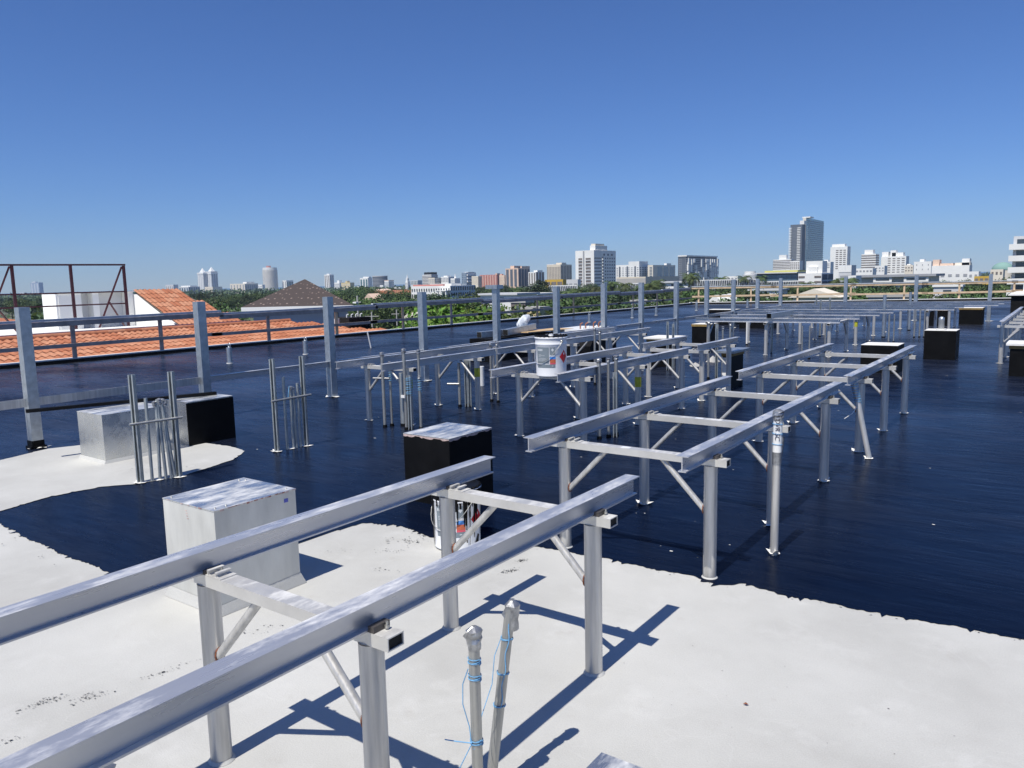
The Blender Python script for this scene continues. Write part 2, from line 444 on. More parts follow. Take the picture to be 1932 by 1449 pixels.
isl = ragged([(-6.24, 2.24), (-6.33, 2.62), (-6.29, 2.99), (-6.13, 3.18), (-6.03, 3.51), (-6.12, 3.9), (-6.20, 4.15), (-6.43, 4.44)], 0.005, 0.02, 5, 0.012) + \
      ragged([(-6.43, 4.44), (-6.75, 4.50), (-7.2, 4.46), (-7.7, 4.3), (-8.19, 3.77), (-8.32, 3.47), (-8.15, 2.95), (-9.5, 2.55), (-12, 2.45)], 0.006, 0.03, 6, 0.01) + [(-12, 2.36), (-6.9, 2.2)]
struct('bare_white_patch', sheet('bare_white_patch', isl, 0.008, 'white_membrane'))

# --- kerb round the roof with a pale drip edge
kb = MB()
kb.box(-18.22, -17.95, -14, 43.0, -0.3, 0.075)
ko = struct('roof_kerb', kb.mesh('roof_kerb', 'tar_matte'))
part('drip_edge', MB().box(-18.27, -18.06, -14, 43.0, 0.076, 0.098), 'white_flake', ko)
kf = MB()
def offl(p, q, a, b, z0, z1):
    d = Vector((q[0] - p[0], q[1] - p[1], 0)).normalized(); nrm = Vector((-d.y, d.x, 0))
    P = [Vector((*p, 0)) + nrm * a, Vector((*q, 0)) + nrm * a, Vector((*q, 0)) + nrm * b, Vector((*p, 0)) + nrm * b]
    return [(v.x, v.y) for v in P], z0, z1
FE = [(-18.2, 42.92), (-2.7, 49.0), (23.5, 59.8)]
for p, q in zip(FE[:-1], FE[1:]):
    pp, z0, z1 = offl(p, q, -0.02, 0.22, -0.3, 0.10); kf.prism(pp, z0, z1)
kfo = struct('roof_kerb', kf.mesh('roof_kerb', 'tar_matte'))
kd = MB()
for p, q in zip(FE[:-1], FE[1:]):
    pp, z0, z1 = offl(p, q, 0.03, 0.26, 0.101, 0.135); kd.prism(pp, z0, z1)
part('drip_edge', kd, 'white_flake', kfo)

# --- tar splatter and footprints on the white, flakes on the black (too small to pick apart)
def flecks(name, spots, z, mat, smin, smax, seed):
    rnd = random.Random(seed); vs = []; fs = []
    for (x, y, n, rx, ry, ang) in spots:
        ca, sa = math.cos(ang), math.sin(ang)
        for _ in range(n):
            a, q = rnd.gauss(0, 0.45) * rx, rnd.gauss(0, 0.45) * ry
            cx, cy = x + a * ca - q * sa, y + a * sa + q * ca
            s_ = rnd.uniform(smin, smax) * (0.4 + rnd.random() ** 2); k = rnd.randint(5, 7); o = len(vs); ph = rnd.random() * 6
            st = rnd.uniform(1, 2.6)
            for i in range(k):
                th = ph + 2 * math.pi * i / k; rr_ = s_ * rnd.uniform(0.5, 1.2)
                vs.append((cx + rr_ * math.cos(th) * ca * st - rr_ * math.sin(th) * sa, cy + rr_ * math.cos(th) * sa * st + rr_ * math.sin(th) * ca, z))
            fs.append(tuple(range(o, o + k)))
    return struct(name, raw(name, vs, fs, mat), 'stuff')
def spot(px, py, n, rx, ry, ang=0.6): p = on(px, py); return (p.x, p.y, n, rx, ry, ang)
flecks('tar_splatter', [spot(85, 1325, 130, .10, .035, 1.2), spot(170, 1315, 110, .075, .035, 1.2), spot(300, 1272, 50, .10, .02, 1.2), spot(385, 1243, 40, .12, .012, 1.2),
       spot(962, 1078, 120, .06, .03, 1.2), spot(985, 1058, 80, .04, .025, 1.0), spot(775, 1022, 60, .10, .03, .2), spot(740, 1040, 45, .12, .05, .5),
       spot(650, 1040, 25, .14, .05, .6), spot(480, 1190, 30, .16, .05, 1.0), spot(10, 1400, 40, .1, .04, 1.2), spot(800, 1012, 40, .05, .02, .2), spot(720, 1075, 30, .1, .03, .4)],
       0.0035, 'tar_matte', 0.0008, 0.0032, 11)
flecks('tar_drips', [(-2.9, 3.45, 40, .25, .06, 0), (-3.3, 3.3, 20, .3, .1, .5), (-6.6, 3.7, 26, .5, .3, .4), (-4.9, 1.9, 10, .9, .1, 0)], 0.0125, 'tar_matte', 0.002, 0.007, 12)
ed = [p for p in edge_a if p[0] > -7]
flecks('coating_edge_spatter', [(x, y - .02, 2, .03, .035, 0) for x, y in ed[::5]], 0.0032, 'tar_matte', 0.0006, 0.003, 31)
flecks('roof_grit', [(-1.2, 2.6, 26, 1.2, .6, 0), (-2.5, 2.4, 20, 1.2, .7, .5), (-0.6, 2.6, 18, 1.0, .9, .2)], 0.003, 'shade_brown', 0.0008, 0.0022, 13)
flecks('paint_flakes', [(-5, 7, 46, 4.5, 4, 0), (-2.2, 4.4, 9, 1.3, .6, 0), (-4.8, 3.2, 9, 1.0, .9, 0), (-3, 12, 22, 4, 4, 0)], 0.0065, 'white_flake', 0.002, 0.009, 14)
leafd = on(1407, 1331)
single('dry_leaf', MB().add([(leafd.x - .010, leafd.y - .004, .006), (leafd.x + .002, leafd.y - .007, .009), (leafd.x + .011, leafd.y + .002, .006), (leafd.x - .002, leafd.y + .006, .010)], [(0, 1, 2, 3)]), 'rust',
       'tiny brown dead leaf lying on the bare white roof', 'leaf', (leafd.x, leafd.y, 0.004))

# ================================================================== TALL POSTS
PW = 0.052
def post_mesh(h):
    m = MB(); m.box(-PW, PW, -PW, PW, 0.0, h); return m
def boot_mesh():
    m = MB(); m.prism([(-.075, -.07), (.07, -.078), (.076, .07), (-.068, .075)], 0.0055, 0.03); m.box(-.058, .058, -.058, .058, 0.03, 0.085); return m
def collar_mesh(seed, r):
    rnd = random.Random(seed); n = 16; vs = []
    for i in range(n):
        q = rnd.uniform(0.80, 1.12) if rnd.random() < 0.78 else rnd.uniform(1.15, 1.65)
        vs.append((r * q * math.cos(2 * math.pi * i / n), r * q * math.sin(2 * math.pi * i / n), 0.009 + (0.02 * rnd.random() if q > 1.3 else 0)))
    vs.append((0, 0, 0.014))
    return raw('base_collar', vs, [(i, (i + 1) % n, n) for i in range(n)], 'white_flake')
COLLARS = [collar_mesh(i, 0.046) for i in range(5)]
pcol = [collar_mesh(20 + i, 0.095) for i in range(3)]
posts = [(-8.5, y) for y in (3.44, 5.38, 7.37, 9.32, 11.30, 13.33, 15.30, 17.15, 19.2, 21.3, 23.45, 25.7, 28.2)]
posts += [(-6.35, 28.35), (-4.2, 28.45), (-2.14, 28.6)]
for i, (x, y) in enumerate(posts):
    r_ = thing('steel_post', '%s tall galvanised square post counted from the left' % ORD[i], 'post', (x, y, 0), U(-.01, .01), 'tall galvanised posts')
    h = (1.43, 1.42, 1.42, 1.44, 1.45, 1.46, 1.48)[min(i, 6)]
    link('shaft', cached(('post', h), lambda: post_mesh(h).mesh('shaft', 'galvanised')), r_)
    if i == 0: link('tar_boot', cached('boot', lambda: boot_mesh().mesh('tar_boot', 'tar')), r_)
    link('base_collar', pcol[i % 3], r_, (0, 0, 0.0))
    if i == 4:
        link('cap_plate', cached('capp', lambda: MB().box(-.16, .10, -.10, .10, h + .001, h + .07).mesh('cap_plate', 'galvanised')), r_)

def ibeam(L, ax='y'):
    m = MB()
    m.box(-.0335, .0335, 0, L, -.0045, 0)
    m.box(-.003, .003, 0, L, -.0745, -.0045)
    m.box(-.021, .021, 0, L, -.080, -.0745)
    return m
# long low rail tied to the row of posts
r_ = thing('post_rail', 'long low horizontal metal rail strung along the row of tall posts', 'rail', (-8.5, 0.8, 0))
bays = [0.8] + [y for x, y in posts[:13]]
for i, (a, b) in enumerate(zip(bays[:-1], bays[1:])):
    a, b = a + (.056 if i else 0), b - .056
    if i < 2: part('flat_bar', MB().box(-8.52, -8.508, a, b, 0.43, 0.515), 'leg_aluminium', r_)
    else: link('beam', cached(('ib', round(b - a, 2)), lambda: ibeam(b - a).mesh('beam', 'rail_aluminium')), r_, (0.0, a - 0.8, 0.515))

# ================================================================== RACKS
TUB_W, TUB_H, LEG_R = 0.060, 0.038, 0.0350
def rhs(L):                                  # hollow rectangular tube along x
    m = MB(); w, h, t_ = TUB_W / 2, TUB_H, 0.0035
    for x0, x1, y0, y1, z0, z1 in ((0, L, -w, w, -t_, 0), (0, L, -w, w, -h, -h + t_), (0, L, -w, -w + t_, -h + t_, -t_), (0, L, w - t_, w, -h + t_, -t_)):
        m.box(x0, x1, y0, y1, z0, z1)
    return m
def clampm():
    m = MB()
    m.box(0, .080, -.030, .030, 0.0005, .004)
    m.box(.006, .010, -.028, .028, .004, .020)
    m.box(.046, .050, -.026, .026, .004, .019)
    m.box(.050, .060, -.026, .026, .015, .019)
    m.box(.010, .020, -.028, .028, .0165, .020)
    return m
def boltm():
    m = MB(); m.cyl((0, 0, 0.004), (0, 0, 0.012), .0075, n=6); m.cyl((0, 0, .012), (0, 0, .022), .004, n=8); return m
def rack(label, root, rz, width, rails, frames, ztop, near=False, white=lambda u: False, yellow=()):
    """local x runs across the rack, local y along its rails; rails = [(side, start, end)]"""
    r_ = thing('mounting_rack', label, 'metal rack', (root[0], root[1], 0), rz, 'aluminium equipment racks')
    tubz = ztop - 0.080; legh = tubz - TUB_H
    for side, a, b in rails:
        x = 0 if side == 0 else width
        link('rail', cached(('ib', round(b - a, 2)), lambda: ibeam(b - a).mesh('rail', 'rail_aluminium')), r_, (x, a, ztop))
    L = width + 0.17
    for fi, u in enumerate(frames):
        tb = link('cross_tube', cached(('rhs', round(L, 2)), lambda: rhs(L).mesh('cross_tube', 'tube_aluminium')), r_, (-0.075, u, tubz))
        link('tube_shade_plug', cached(('plug', round(L, 2)), lambda: MB().box(L - .03, L - .005, -.0263, .0263, -.0343, -.0037).mesh('tube_shade_plug', 'void')), tb)  # black plug: shade of the open tube end put into colour
        if near and not white(9): link('sticker', cached('sticker', lambda: MB().box(0, .055, -.018, .018, .0004, .0012).mesh('sticker', 'white_paint')), tb, (.075 + width * .42, 0, 0))
        cm = cached('clamp', lambda: clampm().mesh('clamp', 'tube_aluminium'))
        link('clamp', cm, tb, (0.075 + .036, 0, 0)); link('clamp', cm, tb, (0.075 + width - .036 - .088, 0, 0))
        if near:
            bm_ = cached('bolt', lambda: boltm().mesh('bolt', 'conduit_steel'))
            for bx in (.075 + .064, .075 + width - .096, .075 + width + .052): link('bolt', bm_, tb, (bx, .012, 0))
            link('clip', cached('clip', lambda: MB().box(.0, .022, -.03, .03, .0005, .018).mesh('clip', 'dark_metal')), tb, (.075 + width + .0225, 0, 0))
            link('clip', cached('clip2', lambda: MB().box(.0, .013, -.03, .03, .0005, .016).mesh('clip', 'dark_metal')), tb, (.075 + .0225, 0, 0))
        for s_, x in ((1, 0), (-1, width)):
            lg = link('leg', cached(('leg', round(legh, 3), near), lambda: MB().cyl((0, 0, 0), (0, 0, legh), LEG_R, n=24 if near else 14).mesh('leg', 'leg_aluminium')), r_, (x, u, 0))
            if white(u): link('base_fillet', cached('fillet', lambda: MB().cyl((0, 0, .001), (0, 0, .011), LEG_R + .010, LEG_R + .0008, n=24, caps=False).mesh('base_fillet', 'white_membrane')), lg)
            if not white(u): link('base_collar', COLLARS[(fi * 2 + s_) % 5], lg, (0, 0, 0), (0, 0, fi * 1.3))
            if near:
                link('weld', cached('weld', lambda: MB().cyl((0, 0, -.001), (0, 0, .002), LEG_R + .0012, LEG_R + .0012, n=16, caps=False).mesh('weld', 'dark_metal')), lg, (0, 0, legh - .002))
            if (fi, s_) in yellow:
                link('paint_mark', cached('ymark', lambda: MB().cyl((0, 0, 0), (0, 0, .11), LEG_R + .0015, n=14, caps=False).mesh('paint_mark', 'yellow_mark')), lg, (0, 0, legh - .2))
            br = link('brace', cached(('brace', s_), lambda: MB().cyl((s_ * (LEG_R - .006), 0, -.25), (s_ * .285, 0, 0.012), .0155, n=12).mesh('brace', 'leg_aluminium')), r_, (x, u, legh))
            if near:
                rg = MB(); k = 10
                for i in range(k):
                    a0, a1 = 2 * math.pi * i / k, 2 * math.pi * (i + 1) / k
                    rg.cyl((s_ * (LEG_R + .001), .017 * math.cos(a0), -.243 + .024 * math.sin(a0)), (s_ * (LEG_R + .001), .017 * math.cos(a1), -.243 + .024 * math.sin(a1)), .0035, n=5, caps=False)
                link('weld', cached(('bweld', s_), lambda: rg.mesh('weld', 'rust')), br, (0, 0, 0))
    return r_
rack('nearest metal rack, on the bare white roof in the foreground', (-2.245, 0.0), 0, 0.755, [(0, -1.6, 2.905), (1, -1.6, 2.925)], [0.18, 1.38, 2.58], 0.745, True, lambda u: True)
rack('metal rack whose near legs stand on the edge of the black coating', (-2.375, 3.42), 0, 0.895, [(0, 0.0, 3.05), (1, 0.0, 3.05)], [0.37, 1.42, 2.68], 0.730, True, lambda u: u < 0.5)
rack('metal rack in line behind the coating-edge rack, with a leaning taped pipe', (-2.375, 6.72), 0, 0.895, [(0, 0.0, 3.25), (1, 0.06, 3.30)], [0.58, 1.69, 2.85], 0.742, True)
rack('metal rack with the clean white bucket standing on its near end', (-4.53, 5.92), 0, 0.755, [(0, 0, 2.95), (1, 0.0, 2.97)], [0.46, 1.62, 2.78], 0.735, False, yellow={(1, -1)})
rack('short metal rack right behind the rack carrying the white bucket', (-4.55, 9.25), 0, 0.745, [(0, 0, 1.40), (1, 0, 1.45)], [0.15, 1.10], 0.735)
rack('metal rack with tall conduits at its near end, left of the white bucket', (-6.60, 5.80), 0, 0.655, [(0, 0, 2.96), (1, 0.05, 2.06)], [0.46, 1.68, 2.85], 0.735, False, yellow={(0, -1), (1, -1)})
rack('metal rack in front of the copper pipes, at the end of the conduit rack', (-6.60, 7.90), 0, 0.655, [(0, 0.9, 4.38), (1, 0.0, 4.42)], [1.85, 3.0, 4.1], 0.735)
for i, (x0, x1, y0, y1) in enumerate(((-6.42, -3.55, 15.5, 16.9), (-6.55, -3.40, 18.35, 19.65), (-6.75, -2.30, 21.3, 22.7), (-6.6, -1.60, 24.1, 25.4))):
    fr = [0.28 + 1.2 * k for k in range(int((x1 - x0 - 0.3) / 1.2) + 1)]
    rack(('front', 'second', 'third', 'rearmost')[i] + ' of the far racks whose rails run across the roof', (x0, y1), -math.pi / 2, y1 - y0, [(0, 0.0, x1 - x0 + .05), (1, 0, x1 - x0)], fr, 0.735, False, yellow={(2, -1)} if i == 1 else ())
rack('metal rack at the right edge of the photo behind a black curb box', (-0.955, 15.3), 0, 0.75, [(0, 0, 6.2), (1, 0, 6.2)], [0.25, 1.35, 2.45, 3.55, 4.65, 5.75], 0.735)
# loose square tube lying on the front far rack, open end towards us
lt = thing('loose_tube', 'square metal tube lying across the front far rack, dark open end to camera', 'tube', (-4.86, 15.40, 0.74))
sq = MB()
for x0, x1, z0, z1 in ((-.05, .05, .096, .1), (-.05, .05, 0, .004), (-.05, -.046, .004, .096), (.046, .05, .004, .096)): sq.box(-4.86 + x0, -4.86 + x1, 15.40, 16.9, .738 + z0, .738 + z1)
part('tube_wall', sq, 'galvanised', lt)
part('inner_shade_plug', MB().box(-4.904, -4.816, 15.45, 15.5, .744, .83), 'void', lt)  # black block added as the shade inside the hollow tube

# ================================================================== CURB BOXES
def jitter_drip(x0, x1, z, amp, n, seed):    # lower edge of a lid, upper edge of tar
    rnd = random.Random(seed); return [(x0 + (x1 - x0) * i / n, z + rnd.uniform(-amp, 0)) for i in range(n + 1)]
def curb(label, x0, x1, y0, y1, h, body, top, skip=None, lid=0.0, band=None, group='roof curb boxes'):
    r_ = thing('curb_box', label, 'metal box', ((x0 + x1) / 2, (y0 + y1) / 2, 0), 0, group)
    part('body', MB().box(x0, x1, y0, y1, 0.0, h - 0.004), body, r_)
    if lid:
        part('lid', MB().box(x0 - lid, x1 + lid, y0 - lid, y1 + lid, h - 0.003, h + 0.028), top, r_)
    else:
        part('top_sheet', MB().box(x0 - .002, x1 + .002, y0 - .002, y1 + .002, h - 0.0035, h + .002), top, r_)
    if band:
        part('band', MB().box(x0 - .012, x1 + .012, y0 - .012, y1 + .012, h - .055, h - .0045), band, r_)
    return r_
b1 = curb('pale galvanised box with a blue tape scrap, on the white roof behind the nearest rail', -3.72, -3.275, 2.07, 2.55, 0.52, 'painted_sheet', 'galvanised_sheet')
def skirt(root, x0, x1, y0, y1, out, h, mat):
    a = [(x0 - out, y0 - out, .0015), (x1 + out, y0 - out, .0015), (x1 + out, y1 + out, .0015), (x0 - out, y1 + out, .0015)]
    c = [(x0 - .0015, y0 - .0015, h), (x1 + .0015, y0 - .0015, h * .9), (x1 + .0015, y1 + .0015, h * 1.1), (x0 - .0015, y1 + .0015, h)]
    part('flashing', MB().add(a + c, [(i, (i + 1) % 4, (i + 1) % 4 + 4, i + 4) for i in range(4)]), mat, root)
skirt(b1, -3.72, -3.275, 2.07, 2.55, .022, .055, 'white_membrane')
part('blue_tape_scrap', MB().box(-3.2748, -3.2735, 2.475, 2.500, 0.462, 0.482), 'blue_tape', b1)
for q in range(4): part('red_mark', MB().box(-3.52 + .003 * q, -3.508 + .004 * q, 2.0685, 2.0697, 0.485 - .013 * q, 0.489 - .013 * q), 'primer_pale', b1)
for k in range(22):
    yy = 2.08 + k * .0214
    if random.Random(k).random() < .75: part('primer_streak', MB().box(-3.2725, -3.2715, yy, yy + U(.010, .028), .5215 - U(.003, .010), .5215), ('red_primer', 'primer_pale')[k % 2], b1)
for k in range(14):
    xx = -3.71 + k * .031
    if random.Random(k + 50).random() < .4: part('primer_streak', MB().box(xx, xx + U(.01, .03), 2.0665, 2.0675, .5215 - U(.002, .006), .5215), ('red_primer', 'primer_pale')[k % 2], b1)
for x, y in ((-3.69, 2.10), (-3.31, 2.10), (-3.31, 2.16), (-3.69, 2.50), (-3.66, 2.52), (-3.31, 2.52)):
    part('rivet', MB().cyl((x, y, .5222), (x, y, .527), .006, .003, n=8), 'conduit_steel', b1)
b2 = curb('large black tarred box with a bare metal top behind the paint-stained bucket', -3.905, -3.47, 4.03, 4.52, 0.50, 'tar', 'galvanised_sheet')
dr = MB()                                    # ragged bare strip left under its top edge
for (ax, c0, c1, pl) in (('x', -3.905, -3.47, 4.0285), ('y', 4.03, 4.52, -3.4685)):
    pts = jitter_drip(c0, c1, .493, .016, 22, 4); n_ = len(pts)
    P = (lambda q, z: (q, pl, z)) if ax == 'x' else (lambda q, z: (pl, q, z))
    dr.add([P(q, .4985) for q, _ in pts] + [P(q, z) for q, z in pts], [(i, i + 1, i + 1 + n_, i + n_) for i in range(n_ - 1)])
part('bare_edge', dr, 'primer_pale', b2)
# left pair on the white patch
g1 = curb('shiny galvanised box on the white patch behind the first conduit stand', -7.56, -7.10, 3.44, 4.06, 0.455, 'galvanised_sheet', 'galvanised_sheet')
skirt(g1, -7.56, -7.10, 3.44, 4.06, .025, .04, 'white_membrane')
g2 = thing('curb_box', 'box half shiny metal and half black tar beside the dark plank end', 'metal box', (-7.25, 4.55, 0), 0, 'roof curb boxes')
part('body', MB().box(-7.52, -7.135, 4.30, 4.82, 0, .446), 'galvanised_sheet', g2)
part('tarred_side', MB().box(-7.1345, -7.125, 4.29, 4.825, 0, .438), 'tar', g2)
part('top_sheet', MB().box(-7.522, -7.124, 4.298, 4.822, .4465, .452), 'galvanised_sheet', g2)
pk = thing('dark_plank', 'long dark plank lying across two galvanised boxes at left', 'plank', (-7.6, 4.0, 0.47))
part('board', MB().bar((-7.80, 3.10, .488), (-7.36, 4.78, .47), .05, .03), 'tar_matte', pk)
curb('black box with white top and a pipe fitting, alone on the black roof at right', -2.17, -1.66, 15.82, 16.33, 0.53, 'tar', 'white_flake')
fit = thing('pipe_fitting', 'short metal pipe fitting standing on the lone black box', 'pipe fitting', (-1.93, 16.05, .535))
part('flange', MB().cyl((-1.93, 16.05, .5355), (-1.93, 16.05, .55), .09, n=14), 'white_flake', fit)
part('stub', MB().cyl((-1.93, 16.05, .55), (-1.93, 16.05, .72), .05, n=12), 'conduit_steel', fit)
part('dome_cap', MB().lathe([(.05, 0), (.045, .03), (.02, .05), (0.001, .055)], (-1.93, 16.05, .72), 12), 'galvanised', fit)
curb('black box with yellow band and white lid cut by the right photo edge', -0.73, -0.18, 13.72, 14.28, 0.47, 'tar', 'white_flake', lid=.05, band='yellow_board')
cb = curb('slim black box with wide pale lid behind the rack ends, one side still white', -3.97, -3.85, 10.55, 11.06, 0.52, 'tar', 'galvanised', lid=.08, band='yellow_board')
part('bare_side', MB().box(-3.968, -3.852, 10.54, 10.5485, 0, .45), 'white_flake', cb)
curb('black box with pale top showing between the rails of the middle rack', -2.72, -2.18, 13.3, 13.85, 0.45, 'tar', 'white_flake')
curb('black box with brown band and cluttered white lid behind the bucket rack', -6.20, -5.75, 12.75, 13.25, 0.50, 'tar', 'white_flake', lid=.05, band='yellow_board')
curb('tall black box with yellow band under the left end of the far racks', -7.05, -6.62, 16.8, 17.3, 0.52, 'tar', 'white_flake', band='yellow_board')
curb('wide black box with white top beyond the ninth tall post', -9.9, -8.95, 24.8, 25.4, 0.50, 'tar', 'white_flake')
curb('black box with white top in front of the eleventh tall post', -8.25, -7.3, 23.3, 23.9, 0.42, 'tar', 'white_flake')
curb('left black box with yellow band under the far rack ends', -3.55, -2.95, 25.9, 26.5, 0.50, 'tar', 'white_flake', band='yellow_board')
curb('right black box with yellow band next to the last tall post', -2.75, -2.15, 26.6, 27.2, 0.50, 'tar', 'white_flake', band='yellow_board')
# black box with rounded shoulders and copper stubs
rbx = thing('curb_box', 'black box with rounded shoulders and a white top between the racks', 'metal box', (-7.6, 12.9, 0), 0, 'roof curb boxes')
pr = [(12.35, 0), (13.35, 0), (13.35, .36), (13.27, .45), (13.15, .50), (12.55, .50), (12.43, .45), (12.35, .36)]
part('body', MB().xprism(pr, -8.15, -7.15, 'x'), 'tar', rbx)
cp = thing('curb_box', 'low box with white lid carrying the copper pipe stubs', 'metal box', (-8.95, 15.3, 0), 0, 'roof curb boxes')
part('body', MB().box(-9.35, -8.55, 14.65, 15.75, 0, .44), 'tar', cp)
part('lid', MB().box(-9.43, -8.47, 14.55, 15.85, .441, .50), 'white_plastic', cp)
for i, (x, y) in enumerate(((-8.85, 14.85), (-8.8, 15.0), (-8.8, 15.35), (-8.75, 15.5))):
    part('copper_stub', MB().path([(x, y, .501), (x, y, .60), (x + .03, y + .05, .63)], .015), 'copper', cp)
    part('white_elbow', MB().path([(x + .05, y, .501), (x + .07, y + .03, .55)], .02), 'white_plastic', cp)
# long black box with boards, tubes and a bag
bb = curb('long black box holding tubes, a board and a bag behind the fifth post', -9.75, -9.2, 12.05, 14.3, 0.46, 'tar', 'tar_matte')
for i, (p0, p1) in enumerate((((-9.62, 12.2, .53), (-9.55, 13.35, .53)), ((-9.35, 12.72, .55), (-9.52, 14.0, .60)))):
    tb = thing('square_tube', ('left', 'right')[i] + ' loose pale square tube lying on the long black box', 'tube', p0)
    q = MB()
    p0, p1 = Vector(p0), Vector(p1); q.bar(p0, p1, .12, .12); part('tube_wall', q, 'galvanised', tb)
    d = (p1 - p0).normalized(); part('dark_end', MB().bar(p0 - d * .006, p0 - d * .002, .105, .105), 'void', tb)
single('plywood_sheet', MB().add([(-9.55, 13.3, .50), (-9.15, 13.25, .51), (-9.05, 14.9, .49), (-9.5, 14.8, .50), (-9.55, 13.3, .515), (-9.15, 13.25, .525), (-9.05, 14.9, .505), (-9.5, 14.8, .515)],
       [(0, 3, 2, 1), (4, 5, 6, 7), (0, 1, 5, 4), (1, 2, 6, 5), (2, 3, 7, 6), (3, 0, 4, 7)]), 'plywood', 'sheet of bare plywood lying on the long black box', 'plywood', (-9.3, 14, .5))
bgm = bmesh.new(); bmesh.ops.create_icosphere(bgm, subdivisions=3, radius=1)
for v in bgm.verts:
    k = 1 + .14 * math.sin(5 * v.co.x + 2 * v.co.z) + .1 * math.sin(7 * v.co.y + 1); v.co = Vector((v.co.x * .10 * k, v.co.y * .19 * k, v.co.z * .10 * k + v.co.y * .08))
bme = bpy.data.meshes.new('plastic_bag'); bgm.to_mesh(bme); bgm.free(); bme.materials.append(MATS['sheeting'])
tag(link('plastic_bag', bme, None, (-9.55, 13.65, .73)), 'crumpled pale plastic bag on top of the loose square tubes', 'bag')
# tarred bulkhead at the right
bh = thing('roof_bulkhead', 'low black tarred bulkhead with a white vented unit at right photo edge', 'bulkhead', (-0.3, 31.5, 0))
part('wall', MB().box(-1.62, 3.0, 29.4, 33.5, 0, .78), 'tar_matte', bh)
part('cap', MB().box(-1.70, 3.08, 29.3, 33.6, .781, .82), 'white_flake', bh)
part('vented_unit', MB().xprism([(-1.35, .821), (2.5, .821), (2.5, 1.28), (-0.9, 1.28), (-1.35, 1.12)], 30.3, 32.5), 'white_plastic', bh)
for k in range(9): part('louvre', MB().box(-1.25 + k * .2, -1.12 + k * .2, 30.28, 30.299, .86, .98), 'void', bh)
cx_ = on(1135, 1420, .52)
nb = thing('curb_box', 'corner of a weathered galvanised box top at the bottom photo edge', 'metal box', (cx_.x, cx_.y, 0), 0, 'roof curb boxes')
part('body', MB().add([], []).box(cx_.x + .001, cx_.x + .55, cx_.y - .55, cx_.y - .001, 0, .515), 'painted_sheet', nb)
part('top_sheet', MB().box(cx_.x, cx_.x + .552, cx_.y - .552, cx_.y, .5155, .521), 'galvanised_sheet', nb)

# ================================================================== CONDUITS
def tape_blob(c, r, h, seed, n=10, hook=True):
    rnd = random.Random(seed); m = MB(); rows = 7; vs = []
    for j in range(rows):
        for i in range(n):
            k = r * (1.0 + rnd.uniform(0, .55) * (0.3 + .7 * (j / rows) ** .5)) * (0.35 if j == rows - 1 else 1)
            a = 2 * math.pi * i / n
            vs.append((c[0] + k * math.cos(a), c[1] + k * math.sin(a), c[2] + h * (j / (rows - 1)) - h * .72))
    m.add(vs, [(j * n + i, j * n + (i + 1) % n, (j + 1) * n + (i + 1) % n, (j + 1) * n + i) for j in range(rows - 1) for i in range(n)] + [tuple(range((rows - 1) * n, rows * n))])
    if hook:
        a = rnd.uniform(3.4, 4.2); d = Vector((math.cos(a), math.sin(a), 0)); c = Vector(c)
        m.add([c + d * r * .6 + Vector((0, 0, h * .2)), c + d * r * 1.9 + Vector((0, 0, -h * .15)), c + d * r * 1.8 + Vector((.008, .004, -h * .32)), c + d * r * .8 + Vector((0, .01, -h * .1))], [(0, 1, 2, 3)])
    return m
def twine(base, top, r, turns, z0, z1, seed=0):
    p0, p1 = Vector(base), Vector(top); pts = []; n = turns * 12
    for i in range(n + 1):
        f = z0 + (z1 - z0) * i / n; c = p0.lerp(p1, f); a = 2 * math.pi * i / 12
        pts.append((c.x + (r + .0025) * math.cos(a), c.y + (r + .0025) * math.sin(a), c.z + .004 * math.sin(a * .5 + seed)))
    return pts
# two taped pipes in front, tied with blue twine
n1_ = thing('conduit_pipe', 'shorter of two foreground pipes capped with duct tape, blue twine bands', 'pipe', (-1.348, 1.645, 0), 0, 'taped pipes')
part('pipe', MB().cyl((-1.348, 1.645, 0), (-1.348, 1.645, .585), .0165, n=20), 'conduit_steel', n1_)
part('tape_cap', tape_blob((-1.347, 1.646, .578), .0175, .070, 3), 'duct_tape', n1_)
for a, b in ((.80, .83), (.885, .915)): part('twine_band', MB().path(twine((-1.348, 1.645, 0), (-1.348, 1.645, .585), .0165, 3, a - .06, b - .06), .0015, 5), 'blue_twine', n1_)
part('twine_band', MB().path(twine((-1.348, 1.645, 0), (-1.348, 1.645, .585), .0165, 4, .40, .43), .0015, 5), 'blue_twine', n1_)
part('twine_tail', MB().path([(-1.36, 1.63, .47), (-1.378, 1.625, .42), (-1.376, 1.62, .36), (-1.362, 1.63, .29), (-1.352, 1.625, .245)], .0016, 5), 'blue_twine', n1_)
part('twine_tail', MB().path([(-1.35, 1.625, .245), (-1.39, 1.60, .25), (-1.42, 1.585, .253)], .0018, 5), 'blue_twine', n1_)
part('twine_tail', MB().path([(-1.352, 1.625, .24), (-1.372, 1.61, .19), (-1.386, 1.60, .155), (-1.37, 1.615, .12)], .0016, 5), 'blue_twine', n1_)
B2, T2 = (-1.385, 1.745, 0), (-1.350, 1.832, .595)
n2_ = thing('conduit_pipe', 'taller leaning foreground pipe capped with duct tape and blue twine', 'pipe', B2, 0, 'taped pipes')
part('pipe', MB().cyl(B2, T2, .0165, n=20), 'conduit_steel', n2_)
part('tape_cap', tape_blob((T2[0] + .002, T2[1] + .002, T2[2] - .012), .018, .095, 8), 'duct_tape', n2_)
for f in (.47, .64, .82): part('twine_band', MB().path(twine(B2, T2, .0165, 2, f, f + .008), .0015, 5), 'blue_twine', n2_)
